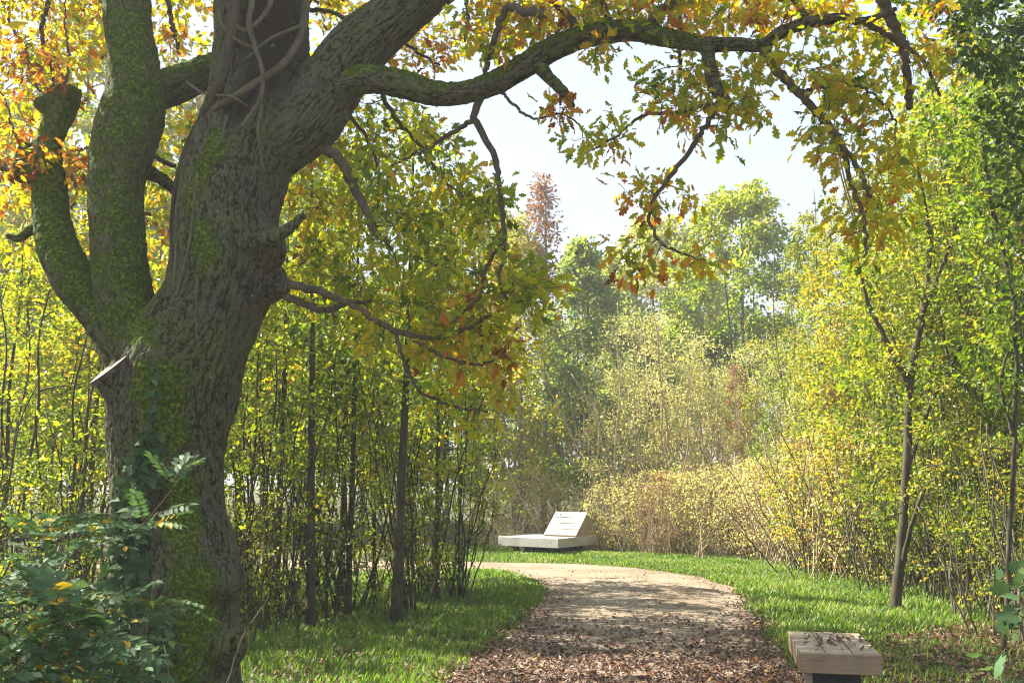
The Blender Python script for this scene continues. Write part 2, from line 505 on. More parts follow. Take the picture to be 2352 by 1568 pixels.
M_DARKMETAL = timber('dark steel leg', (0.02, 0.02, 0.02), (0.05, 0.047, 0.042), (3, 3, 3))

def ground_mat(name, stops, scale, bump=0.03, scale2=1.3, tint=(0.6, 0.6, 0.5)):
    m, t, o = new_mat(name)
    geo = N(t, 'NewGeometry')
    n1 = N(t, 'TexNoise', Scale=scale, Detail=8.0, Roughness=0.7); t.links.new(geo.outputs['Position'], n1.inputs['Vector'])
    n2 = N(t, 'TexNoise', Scale=scale2, Detail=4.0); t.links.new(geo.outputs['Position'], n2.inputs['Vector'])
    c = ramp(t, stops, n1.outputs['Fac'])
    c = mix(t, c, tint, ramp(t, [(0.4, (0, 0, 0)), (0.7, (0.8, 0.8, 0.8))], n2.outputs['Fac']), 'MULTIPLY')
    p = N(t, 'BsdfPrincipled', Roughness=0.9)
    p.inputs['Specular IOR Level'].default_value = 0.2
    t.links.new(c, p.inputs['Base Color'])
    b = N(t, 'Bump', Strength=0.8, Distance=bump)
    t.links.new(n1.outputs['Fac'], b.inputs['Height']); t.links.new(b.outputs[0], p.inputs['Normal'])
    t.links.new(p.outputs[0], o.inputs['Surface'])
    return m
M_GROUND = ground_mat('woodland soil and moss', [(0.3, (0.035, 0.040, 0.014)), (0.55, (0.075, 0.080, 0.024)), (0.8, (0.14, 0.10, 0.05))], 9)
M_PATH = ground_mat('sandy gravel', [(0.32, (0.09, 0.066, 0.044)), (0.5, (0.265, 0.21, 0.15)), (0.68, (0.42, 0.35, 0.265))], 38, 0.014, 1.1, (0.62, 0.56, 0.48))

# ------------------------------------------------------------------ ground and path
PATH_L = [(960, 1700), (1035, 1568), (1105, 1510), (1180, 1450), (1215, 1412), (1243, 1382), (1250, 1352), (1232, 1334), (1185, 1319), (1110, 1308)]
PATH_R = [(1930, 1700), (1838, 1568), (1790, 1500), (1742, 1432), (1708, 1378), (1680, 1348), (1600, 1325), (1500, 1309), (1380, 1298), (1250, 1293), (1110, 1291)]
pl = np.array([(-1.0, -3), (-0.85, 1.5)] + [tuple(ground(*p)) for p in PATH_L] + [(-3.5, 17.9), (-9, 18.6), (-25, 19.5)])
pr = np.array([(2.6, -3), (2.5, 1.5)] + [tuple(ground(*p)) for p in PATH_R] + [(-3.5, 20.3), (-9, 21.0), (-25, 22.0)])
def smooth2(p, n):
    q, _ = resample(np.c_[p, np.zeros(len(p))], np.ones(len(p)), n)
    return q[:, :2]
EDGE_L, EDGE_R = smooth2(pl, 180), smooth2(pr, 180)
wob = np.array([mnoise.noise((i * 0.35, 3.0, 0)) * 0.12 + mnoise.noise((i * 1.3, 9.0, 0)) * 0.035 for i in range(180)])
EDGE_L[:, 0] += wob; EDGE_R[:, 0] += wob[::-1]
EDGE_R[:, 1] += wob * 0.6; EDGE_L[:, 1] += wob[::-1] * 0.6

gq = []
gx = np.concatenate([[-300, -120, -50], np.linspace(-26, 26, 53), [50, 120, 300]])
gy = np.concatenate([[-100, -20], np.linspace(-6, 46, 53), [70, 140, 400]])
XX, YY = np.meshgrid(gx, gy, indexing='ij')
idx = np.arange(XX.size).reshape(XX.shape)
q = np.stack([idx[:-1, :-1], idx[1:, :-1], idx[1:, 1:], idx[:-1, 1:]], -1).reshape(-1, 4)
o = link('ground', mesh_np('ground', np.c_[XX.ravel(), YY.ravel(), np.zeros(XX.size)], quads=q), M_GROUND)
tag(o, 'woodland floor of soil and moss on both sides of the path', 'ground', kind='structure')

# path: loft between the two edges
nseg = 8
rows = []
for a, b in zip(EDGE_L, EDGE_R):
    for s in np.linspace(0, 1, nseg + 1):
        p = a * (1 - s) + b * s
        rows.append((p[0], p[1], 0.005 + 0.03 * (1 - (2 * s - 1) ** 2)))
idx = np.arange(len(rows)).reshape(180, nseg + 1)
q = np.stack([idx[:-1, :-1], idx[1:, :-1], idx[1:, 1:], idx[:-1, 1:]], -1).reshape(-1, 4)[:, ::-1]
o = link('path', mesh_np('path', rows, quads=q), M_PATH)
tag(o, 'sandy gravel footpath bending left beyond the thicket', 'path', kind='structure')
PATH_POLY = np.concatenate([EDGE_L, EDGE_R[::-1]])

def inside(poly, P):
    x, y = P[:, 0], P[:, 1]
    c = np.zeros(len(P), bool)
    j = len(poly) - 1
    for i in range(len(poly)):
        xi, yi = poly[i]; xj, yj = poly[j]
        hit = ((yi > y) != (yj > y))
        with np.errstate(divide='ignore', invalid='ignore'):
            xs = (xj - xi) * (y - yi) / (yj - yi) + xi
        c ^= hit & (x < xs)
        j = i
    return c

def edge_dist(P, E):
    d = np.full(len(P), 1e9)
    for e in E:
        d = np.minimum(d, np.hypot(P[:, 0] - e[0], P[:, 1] - e[1]))
    return d

# ------------------------------------------------------------------ tree growing
def grow(spos, srad, targets, asc=1.0, up=0.12, wob=0.10, rng=RNG, rk=1.0):
    """joins every target to the nearest wood so far; returns twig polylines (m,5,3) and radii (m,5)"""
    targets = np.asarray(targets, float)
    cap = len(spos) + 4 * len(targets) + 4
    nod = np.zeros((cap, 3)); rad = np.zeros(cap)
    n = len(spos)
    nod[:n] = spos; rad[:n] = srad
    d0 = np.array([np.min(((spos - t) ** 2).sum(1)) for t in targets])
    P, RR = [], []
    for i in np.argsort(d0):
        t = targets[i]
        dv = nod[:n] - t
        cost = np.sqrt((dv ** 2).sum(1)) + asc * np.maximum(0, dv[:, 2] + 0.05)
        j = int(np.argmin(cost))
        a = nod[j]
        L = np.linalg.norm(t - a)
        b = rng.normal(0, wob, 3) + np.array([0, 0, up])
        s = np.linspace(0, 1, 5)[:, None]
        p = a + (t - a) * s + b * L * 4 * s * (1 - s) * 0.6
        r0 = min(rad[j] * 0.75, rk * (0.0035 + 0.008 * L)) if rad[j] > 0 else 0.004
        r = np.linspace(r0, max(0.0018, r0 * 0.4), 5)
        P.append(p); RR.append(r)
        for k in (1, 2, 3, 4):
            nod[n] = p[k]; rad[n] = r[k]; n += 1
    return np.array(P), np.array(RR)

def leaves_on(P, per, size, tmpl, spread, tint, tsd, rng=RNG, hang=0.25, s0=0.35, tipbias=1.0, flat=0.6, twigvar=0.12, reach=9.0):
    """leaves along twigs P (m,5,3)"""
    m = len(P)
    Lt = np.linalg.norm(P[:, -1] - P[:, 0], axis=1)[:, None]
    sa = np.maximum(s0, 1 - reach / np.maximum(Lt, .01))
    s = sa + (1 - sa) * rng.random((m, per)) ** (1 / tipbias)
    f = s * 4
    i = np.minimum(f.astype(int), 3); fr = (f - i)[..., None]
    mi = np.arange(m)[:, None]
    pos = P[mi, i] * (1 - fr) + P[mi, i + 1] * fr
    tw = nrm(P[:, -1] - P[:, 0])[:, None, :].repeat(per, 1)
    g = rng.normal(0, 1, (m, per, 3))
    pos = pos + g * spread
    d = nrm(tw * 0.55 + nrm(g) * 0.6 + rng.normal(0, 0.45, (m, per, 3)) + np.array([0, 0, -hang]))
    n = nrm(np.array([0, 0, flat]) + rng.normal(0, 0.6, (m, per, 3)))
    tt = np.asarray(tint)
    tt = (tt[:, None] if tt.ndim else tt) + rng.normal(0, twigvar, (m, 1)) + rng.normal(0, tsd, (m, per))
    sz = size * rng.uniform(0.45, 1.3, (m, per))
    return leaves_geo(tmpl, pos.reshape(-1, 3), d.reshape(-1, 3), n.reshape(-1, 3), sz.ravel(), np.clip(tt, 0, 1).ravel())

def crown_pts(n, H, z0, prof, rng, shell=0.5, clumps=0):
    """points of a crown around the axis; prof(t) = radius at t in 0..1"""
    z = z0 + (H - z0) * rng.random(n) ** 0.9
    t = (z - z0) / (H - z0)
    rr = np.array([prof(a) for a in t]) * rng.random(n) ** shell
    th = rng.random(n) * 2 * np.pi
    p = np.c_[rr * np.cos(th), rr * np.sin(th), z]
    if clumps:
        c = p[rng.integers(0, n, clumps)]
        j = np.argmin(((p[:, None] - c[None]) ** 2).sum(-1), 1)
        p = p * 0.55 + c[j] * 0.45
    return p

def stem_line(H, r0, r1, lean=(0, 0), wobble=0.03, rng=RNG, n=14, z0=-0.05, curve=0.0):
    s = np.linspace(0, 1, n)
    ph = rng.random(4) * 6.28
    x = lean[0] * s ** (1 + curve) + wobble * H * 0.25 * (np.sin(5 * s + ph[0]) - np.sin(ph[0])) * s + wobble * 0.3 * np.sin(17 * s + ph[2]) * s
    y = lean[1] * s ** (1 + curve) + wobble * H * 0.25 * (np.sin(4.3 * s + ph[1]) - np.sin(ph[1])) * s + wobble * 0.3 * np.sin(15 * s + ph[3]) * s
    z = z0 + (H - z0) * s
    r = r0 * (1 - s) ** 0.8 + r1
    r[0] *= 1.35
    return np.c_[x, y, z], r

def tree_proto(seed, H, stems, z0, prof, ntar, per, size, tmpl, tint, tsd=0.10, asc=1.0, up=0.12, shell=0.55, clumps=0, spread=0.05, hang=0.25, tintz=0.0, rk=1.0, extra_wood=None, flat=0.6, core=(0, 0)):
    """-> (wood mesh, leaf mesh).  stems: list of (H, r0, lean xy, base xy, wobble)"""
    rng = np.random.default_rng(seed)
    g = Geo()
    sp, sr = [], []
    for (h, r0, lean, base, wb) in stems:
        p, r = stem_line(h, r0, 0.006, lean, wb, rng)
        p[:, 0] += base[0]; p[:, 1] += base[1]
        p2, r2 = resample(p, r, 26)
        g.tubes(p2[None], r2[None], 7)
        ok = p2[:, 2] > z0 * 0.35
        sp.append(p2[ok]); sr.append(r2[ok])
    tar = crown_pts(ntar, H, z0, prof, rng, shell, clumps)
    tar[:, 0] += core[0]; tar[:, 1] += core[1]
    P, RR = grow(np.concatenate(sp), np.concatenate(sr), tar, asc, up, 0.10, rng, rk)
    g.tubes(P, RR * 1.25, 4)
    if extra_wood is not None: extra_wood(g, rng)
    wood = g.mesh('wood_%d' % seed)
    P = P[rng.random(len(P)) < .82]                 # some twigs are already bare
    tz = tint + tintz * ((P[:, -1, 2] - z0) / (H - z0) - 0.5)
    lv = leaf_mesh('leaves_%d' % seed, [leaves_on(P, per, size, tmpl, spread, tz, tsd, rng, hang, flat=flat)])
    return wood, lv

def plant(name, label, cat, group, loc, proto, mats, rz=0.0, sc=(1, 1, 1), parts=('trunk', 'crown')):
    o = thing(name, label, cat, (loc[0], loc[1], 0.0), rz, group)
    o.scale = sc
    for nm, me, mt in zip(parts, proto, mats):
        if me is None: continue
        c = link(nm, me, mt, o)
        if c.data.materials and c.data.materials[0] is not mt:
            c.material_slots[0].link = 'OBJECT'
            c.material_slots[0].material = mt
    return o

def xy(px, Y):
    return ((px - 1176) / F * Y / CP * CP * (1 / (CP)) if False else (px - 1176) / F * Y * 1.01, Y)



# ------------------------------------------------------------------ the oak
OY = 7.2
def pxline(pts, dY=None):
    """(x, y, r px[, Y]) -> world points and radii"""
    P, Rr = [], []
    for q in pts:
        Y = q[3] if len(q) > 3 else OY
        P.append(at(q[0], q[1], Y)); Rr.append(q[2] / F * Y)
    return np.array(P), np.array(Rr)

LIMBS = [
 ('trunk', [(415, 1720, 185), (405, 1640, 158), (402, 1568, 140), (402, 1430, 138), (402, 1300, 138), (388, 1200, 126), (384, 1100, 123), (384, 1000, 132), (393, 930, 142), (412, 850, 145), (450, 770, 128), (487, 700, 118), (515, 610, 124), (521, 500, 119), (543, 400, 122), (573, 300, 118), (597, 200, 116), (602, 100, 112), (600, 0, 110), (604, -140, 100), (622, -330, 84), (600, -560, 62), (630, -800, 44)]),
 ('limb', [(385, 900, 80), (325, 800, 70), (290, 700, 64), (275, 610, 62), (268, 520, 61), (266, 430, 62), (280, 350, 70), (300, 270, 74), (308, 200, 66), (303, 120, 57), (292, 50, 55), (288, -60, 55), (270, -220, 48), (230, -420, 38)]),
 ('limb', [(360, 900, 70, 7.22), (285, 800, 55, 7.25), (225, 715, 47, 7.3), (172, 645, 50, 7.3), (135, 575, 47, 7.35), (117, 500, 41, 7.38), (113, 430, 38, 7.4), (108, 375, 33, 7.4), (112, 330, 27, 7.4), (128, 285, 30, 7.4), (146, 240, 33, 7.4), (152, 204, 34, 7.4)]),
 ('limb', [(305, 250, 45, 7.3), (350, 215, 46, 7.35), (410, 195, 43, 7.5), (470, 168, 38, 7.6), (540, 140, 36, 7.7), (640, 60, 34, 7.9), (720, -60, 30, 8.1)]),
 ('limb', [(600, 330, 95), (680, 290, 88), (745, 215, 80), (812, 125, 73), (890, 52, 64), (965, -5, 56), (1080, -90, 48, 7.0), (1230, -190, 38, 6.8), (1420, -260, 28, 6.6)]),
 ('limb', [(690, 205, 30, 7.2), (790, 190, 35, 7.1), (860, 184, 33, 7.05), (930, 196, 33, 7.0), (1000, 216, 29, 6.95), (1070, 213, 27, 6.9), (1140, 190, 28, 6.85), (1200, 155, 29, 6.8), (1262, 118, 29, 6.75), (1330, 88, 28, 6.7), (1400, 75, 26, 6.65), (1462, 72, 25, 6.6), (1540, 90, 22, 6.55), (1620, 102, 19, 6.5), (1700, 103, 16, 6.45), (1750, 104, 15, 6.4), (1800, 72, 15, 6.35), (1860, 52, 15, 6.3), (1930, 42, 13, 6.25), (1985, 48, 9, 6.2), (2060, 20, 7, 6.1)]),
]
SK = []                                        # sampled skeleton: per limb (points, radii)
for nm, pts in LIMBS:
    P, Rr = pxline(pts)
    SK.append((nm,) + resample(P, Rr, 110 if nm == 'trunk' else 90))
g = Geo()
for nm, P, Rr in SK:
    g.tubes(P[None], Rr[None], 28)
def ball(g, c, r, k=14):
    th = np.linspace(0.05, np.pi - 0.05, k)
    P = np.array([[c[0], c[1], c[2] + r * math.cos(a)] for a in th])
    g.tubes(P[None], (r * np.sin(th))[None], k)
for (x, y, r, Y) in [(612, 648, 50, 7.15), (600, 570, 60, 7.05), (640, 655, 26, 7.1), (660, 360, 42, 7.2), (104, 238, 25, 7.38), (62, 372, 30, 7.4), (85, 395, 34, 7.4), (50, 400, 20, 7.4), (60, 345, 18, 7.4), (95, 335, 20, 7.4), (75, 410, 16, 7.35), (500, 1330, 60, 7.05), (505, 1480, 60, 7.05), (300, 300, 60, 7.2), (520, 1650, 70, 7.1), (320, 1700, 80, 7.1)]:
    ball(g, at(x, y, Y), r / F * Y)
# sawn-off stub on the left of the bole
STUB_A, STUB_B = at(345, 940, 7.05), at(260, 846, 6.90)
sp_, sr_ = resample(np.array([STUB_A, (STUB_A + STUB_B) / 2, STUB_B]), np.array([80, 62, 54]) / F * 6.9, 12)
g.tubes(sp_[None], sr_[None], 24)
# short broken spurs
for pts in [[(120, 520, 16, 7.35), (70, 530, 13, 7.35), (45, 548, 9, 7.3), (15, 542, 6, 7.3)], [(560, 562, 24, 6.85), (610, 550, 18, 6.75), (655, 530, 13, 6.75), (700, 492, 8, 6.75)], [(1225, 140, 18, 6.75), (1262, 180, 15, 6.75), (1295, 215, 12, 6.75), (1314, 250, 9, 6.75)], [(1622, 100, 16, 6.5), (1632, 160, 17, 6.5), (1645, 205, 16, 6.5), (1668, 235, 14, 6.5), (1682, 256, 11, 6.5)], [(340, 395, 16, 7.4), (370, 412, 15, 7.5), (420, 450, 14, 7.6)]]:
    P, Rr = pxline(pts); P, Rr = resample(P, Rr, 16)
    g.tubes(P[None], Rr[None], 12)
tmp = bpy.data.objects.new('tmp_wood', g.mesh('tmp_wood'))
COL.objects.link(tmp)
md = tmp.modifiers.new('r', 'REMESH'); md.mode = 'VOXEL'; md.voxel_size = 0.0108
md2 = tmp.modifiers.new('s', 'SMOOTH'); md2.iterations = 3; md2.factor = 0.5
bpy.context.view_layer.update()
ev = tmp.evaluated_get(bpy.context.evaluated_depsgraph_get())
me = bpy.data.meshes.new_from_object(ev)
nv = len(me.vertices)
V = np.empty(nv * 3, np.float32); me.vertices.foreach_get('co', V); V = V.reshape(-1, 3).astype(float)
NO = np.empty(nv * 3, np.float32); me.vertices.foreach_get('normal', NO); NO = NO.reshape(-1, 3).astype(float)
npoly = len(me.polygons)
LT = np.empty(npoly, np.int32); me.polygons.foreach_get('loop_total', LT)
LV = np.empty(len(me.loops), np.int32); me.loops.foreach_get('vertex_index', LV)
bpy.data.objects.remove(tmp)
# nearest skeleton sample per vertex -> limb id and bark coordinates
allP = np.concatenate([p for _, p, _ in SK]); allR = np.concatenate([r for *_, r in SK])
lid = np.concatenate([np.full(len(p), i) for i, (_, p, _) in enumerate(SK)])
alT, alS = [], []
for _, p, _ in SK:
    tt = np.gradient(p, axis=0); alT.append(nrm(tt))
    alS.append(np.concatenate([[0], np.cumsum(np.linalg.norm(np.diff(p, axis=0), axis=1))]))
alT = np.concatenate(alT); alS = np.concatenate(alS)
near = np.empty(nv, int)
for a in range(0, nv, 4000):
    d = np.sqrt(((V[a:a + 4000, None] - allP[None]) ** 2).sum(-1)) - allR[None] * 0.9
    near[a:a + 4000] = np.argmin(d, 1)
T = alT[near]
e1 = nrm(np.cross(T, np.array([0.0, 1.0, 0.0])))
e2 = np.cross(T, e1)
rel = V - allP[near]
B = np.c_[(rel * e1).sum(1), (rel * e2).sum(1), alS[near] + (rel * T).sum(1)]
B[:, 2] += lid[near] * 7.3
# bark furrows as real relief
groove = np.empty(nv); lump = np.empty(nv); fine = np.empty(nv)
rad_here = allR[near]
big = np.clip((rad_here - 0.05) / 0.20, 0.25, 1.0)
for i in range(nv):
    b = B[i]
    w = 0.5 * mnoise.noise((b[0] * 9, b[1] * 9, b[2] * 4))
    w1 = mnoise.noise((b[0] * 22, b[1] * 22, b[2] * 7 + 5)); w2 = mnoise.noise((b[0] * 45, b[1] * 45, b[2] * 18 + 9))
    dd, _ = mnoise.voronoi((b[0] * 27 + w + .6 * w1 + .4 * w2, b[1] * 27 + w - .6 * w1 + .4 * w2, b[2] * 3.6 + .7 * w1 + .6 * w2))
    vr = abs(mnoise.noise((b[0] * 20 + w * .8, b[1] * 20 + w, b[2] * 1.9 + 3))) * 6.0
    groove[i] = min(1.0, 0.12 + vr, (dd[1] - dd[0]) * 3.2)
    fine[i] = w2 + mnoise.noise((b[0] * 90, b[1] * 90, b[2] * 40))
    gn = 1.0 + (0.7 if (lid[near[i]] == 2 and V[i][2] > 3.75) else 0)
    lump[i] = gn * mnoise.noise((V[i][0] * 5, V[i][1] * 5, V[i][2] * 3.2)) + 0.5 * mnoise.noise((V[i][0] * 13, V[i][1] * 13, V[i][2] * 9))
# image-like position of each vertex as seen on the bole, used to lay out moss and rot where the tree has them
rel_c = V - np.array([0, 0, EYE])
depth = rel_c[:, 1] * CP + rel_c[:, 2] * SP
px = 1176 + F * rel_c[:, 0] / depth
py = 784 - F * (rel_c[:, 2] * CP - rel_c[:, 1] * SP) / depth
def blob(x, y, rx, ry, rot=0.0):
    c, s = math.cos(rot), math.sin(rot)
    u = ((px - x) * c + (py - y) * s) / rx; v = (-(px - x) * s + (py - y) * c) / ry
    return np.clip(1.2 - 0.75 * np.sqrt(u * u + v * v), 0, 1)
front = (NO[:, 1] < 0.3)
moss = np.zeros(nv)
for a in [(385, 960, 55, 150), (420, 1180, 60, 160), (440, 1400, 75, 190), (400, 1560, 70, 120), (470, 560, 38, 75), (452, 420, 30, 100, 0.35), (495, 330, 30, 60, 0.3), (350, 880, 60, 80), (318, 760, 45, 70, -0.4)]:
    moss = np.maximum(moss, blob(*a) * front)
L = lid[near]
moss = np.maximum(moss, np.where(L == 1, 0.66 + 0.30 * np.clip(NO[:, 0] * 0.2 + NO[:, 2] + 0.2 * (py > 480), -1, 1), 0))
moss = np.maximum(moss, np.where(L == 2, 0.80 + 0.5 * np.clip(NO[:, 2] + 0.3 * NO[:, 0], -1, 1) * (py > 380), 0) * (py < 740))
moss = np.maximum(moss, np.where((L == 3) | (L == 5), 0.50 + 0.65 * np.clip(NO[:, 2], -1, 1), 0) * (px < 1600))
moss = np.maximum(moss, np.where(L == 4, 0.1 + 0.6 * np.clip(NO[:, 2], -1, 1), 0))
rot = np.clip(blob(625, 60, 70, 130, 0.0) * 1.6, 0, 1) * front * (L == 0)
rot = np.maximum(rot, np.clip(blob(570, 200, 26, 90, 0.5) * 1.2, 0, 1) * front * (L == 0))
rot = np.maximum(rot, np.clip(blob(365, 1160, 26, 60, 0.0) * 0.8, 0, 1) * front * (L == 0))
hide = 1 - 0.75 * np.clip(moss, 0, 1)
cush = np.array([mnoise.noise((p[0] * 22, p[1] * 22, p[2] * 22)) + .6 * mnoise.noise((p[0] * 55, p[1] * 55, p[2] * 55)) for p in V])
mm_ = np.clip((moss - .45) * 2.5, 0, 1)
disp = (np.minimum(groove, .55) * 1.8 - 0.7) * 0.017 * big * hide + fine * .0035 * hide + mm_ * (.006 + .011 * cush) + lump * 0.014 * big - rot * 0.10
V2 = V + NO * disp[:, None]
# faces to limbs
starts = np.concatenate([[0], np.cumsum(LT)[:-1]])
fl = L[LV[starts]]
oak = thing('oak_tree', 'massive old oak with mossy forked trunk, in front of the thicket left of the path', 'tree', (float(at(402, 1568, OY)[0]), OY, 0))
OFF = np.array(oak.location)
fidx = np.repeat(np.arange(npoly), LT)
for i, (nm, *_r) in enumerate(SK):
    sel = fl == i
    lsel = sel[fidx]
    lv = LV[lsel]
    uq, inv = np.unique(lv, return_inverse=True)
    m_ = mesh_np('oak_' + nm, V2[uq] - OFF, loops=inv, totals=LT[sel], attrs={'bark': B[uq], 'moss': moss[uq], 'groove': groove[uq], 'rot': rot[uq]})
    c = link(nm, m_, M_OAKBARK, oak)
    if i == 2: c['label'] = 'pollarded limb bright with moss and ending in a knobbly stump'
    if i == 5: c['label'] = 'long mossy limb arching over the path'
# the sawn face of the stub
ax = nrm(STUB_B - STUB_A)
e = nrm(np.cross(ax, [0, 1, 0])); f_ = np.cross(ax, e)
ang = np.linspace(0, 2 * np.pi, 33)[:-1]
rr = sr_[-1] * (1.02 + 0.05 * np.sin(3 * ang + 1) + 0.03 * np.sin(7 * ang))
cv = np.concatenate([[ax * (0.012 + 0.02)], ax * 0.02 + (e * np.cos(ang)[:, None] + f_ * np.sin(ang)[:, None]) * rr[:, None], -ax * 0.012 + (e * np.cos(ang)[:, None] + f_ * np.sin(ang)[:, None]) * rr[:, None] * 1.04])
fc = [[0, 1 + i, 1 + (i + 1) % 32] for i in range(32)] + [[1 + i, 33 + i, 33 + (i + 1) % 32, 1 + (i + 1) % 32] for i in range(32)]
c = link('sawn_face', mesh_np('sawn_face', cv, faces=fc, smooth=False), M_CUT, oak)
c.location = Vector(STUB_B - OFF)

# finer hand-placed boughs: (px, py) lists with radius start -> end and depth start -> end
BOUGHS = [
 ([(1105, 222), (1090, 270), (1118, 320), (1140, 375), (1145, 430), (1155, 500), (1155, 580), (1148, 640), (1168, 700)], 10, 3.5, 6.9, 6.9),
 ([(1092, 272), (1050, 298), (1000, 330), (960, 352), (900, 380)], 7, 3, 6.9, 7.2),
 ([(1150, 212), (1190, 250), (1230, 272), (1290, 262), (1330, 285)], 4, 2, 6.85, 6.7),
 ([(1655, 225), (1620, 290), (1570, 365), (1520, 430), (1492, 480), (1498, 530), (1540, 570), (1590, 590)], 7, 2.5, 6.5, 6.5),
 ([(1640, 240), (1560, 258), (1480, 265), (1420, 310), (1370, 340)], 5, 2.5, 6.5, 6.4),
 ([(1752, 108), (1790, 165), (1830, 215), (1885, 265), (1920, 310), (1960, 370), (1990, 430), (2015, 480)], 12, 4, 6.4, 6.2),
 ([(1930, 330), (1955, 420), (1985, 500), (1992, 560), (1985, 590)], 6, 2.5, 6.3, 6.2),
 ([(1495, 70), (1510, 35), (1545, 5), (1600, -40), (1680, -90)], 15, 8, 6.6, 6.5),
 ([(2010, -40), (2050, 50), (2075, 110), (2085, 180), (2090, 250)], 14, 8, 6.1, 6.4),
 ([(680, 358), (735, 342), (775, 360), (805, 420), (840, 480), (855, 525), (880, 550), (900, 572)], 17, 5, 7.2, 7.0),
 ([(650, 650), (720, 665), (790, 690), (860, 735), (930, 765), (1010, 775), (1080, 750), (1140, 715), (1200, 690)], 11, 3, 7.1, 6.8),
 ([(640, 672), (690, 695), (740, 712), (790, 700), (850, 690)], 11, 4, 7.1, 7.3),
 ([(930, 765), (985, 800), (1050, 830), (1110, 835), (1160, 815)], 5, 2.5, 6.9, 6.7),
 ([(905, 755), (935, 850), (970, 900), (1050, 935), (1120, 945)], 5, 2.5, 6.95, 6.8),
 ([(1150, 560), (1115, 620), (1100, 680), (1040, 740)], 5, 2.5, 6.9, 6.9),
 ([(1260, 35), (1200, 25), (1165, 18), (1140, 75), (1122, 135), (1110, 190)], 11, 6, 6.5, 6.85),
 ([(290, 30), (200, -30), (120, -70), (40, -40)], 16, 8, 7.4, 8.4),
 ([(120, -70), (110, 10), (95, 80), (120, 160), (120, 205)], 8, 5, 8.0, 8.5),
 ([(40, -40), (20, 40), (60, 120), (40, 190)], 6, 3, 8.4, 8.8),
 ([(370, -60), (385, 0), (395, 55), (410, 115)], 9, 6, 8.2, 8.2),
 ([(330, 350), (380, 372), (430, 385), (500, 330)], 8, 6, 7.9, 8.2),
 ([(700, 240), (780, 250), (850, 330), (870, 420), (860, 520)], 6, 3, 7.5, 7.9),
 ([(810, 125), (860, 170), (900, 260), (960, 330), (1010, 400), (1060, 450)], 8, 3, 7.4, 7.7),
 ([(700, 20), (760, 30), (850, 60), (940, 110), (1010, 150)], 7, 3, 7.6, 7.4),
 ([(1330, 80), (1300, 30), (1240, -20), (1200, -80)], 10, 6, 6.7, 6.8),
 ([(1400, 72), (1390, 20), (1360, -40)], 8, 5, 6.65, 6.7),
 ([(1860, 50), (1830, 10), (1790, -40)], 7, 4, 6.3, 6.4),
 ([(1985, 48), (2050, 90), (2120, 140), (2160, 220)], 7, 3, 6.2, 6.4),
 ([(1830, 215), (1880, 200), (1940, 190), (2010, 220), (2060, 280)], 5, 2.5, 6.35, 6.4),
 ([(1560, 0), (1562, 60), (1560, 130), (1562, 165)], 6, 4, 6.9, 6.9),
 ([(60, 370), (20, 390), (-20, 370)], 9, 5, 7.4, 7.5),
 ([(150, 205), (158, 130), (148, 60), (152, -10)], 4, 2, 7.4, 7.6),
 ([(60, 350), (30, 300), (15, 240), (-20, 180)], 4, 2, 7.4, 7.6),
 ([(100, 230), (70, 170), (60, 100)], 4, 2, 7.4, 7.7),
 ([(165, 400), (175, 440), (165, 480)], 4, 2, 7.6, 7.7),
 ([(1070, 0), (1075, 40), (1068, 95)], 5, 3, 7.2, 7.2),
]
g = Geo()
bp, br = [], []
for pts, r0, r1, y0, y1 in BOUGHS:
    n = len(pts)
    Pw = np.array([at(x, y, y0 + (y1 - y0) * i / (n - 1)) for i, (x, y) in enumerate(pts)])
    Rw = np.linspace(r0, r1, n) / F * 6.9
    p, r = resample(Pw, Rw, 40)
    p[1:-1] += RNG.normal(0, 0.006, (38, 3))
    g.tubes(p[None], r[None], 7)
    bp.append(p[4:]); br.append(r[4:])
for i in (0, 1, 3, 4, 5):                       # upper limbs also carry twigs
    p, r = SK[i][1], SK[i][2]
    k = p[:, 2] > 3.9
    bp.append(p[k][::2]); br.append(r[k][::2])
bp = np.concatenate(bp); br = np.concatenate(br)
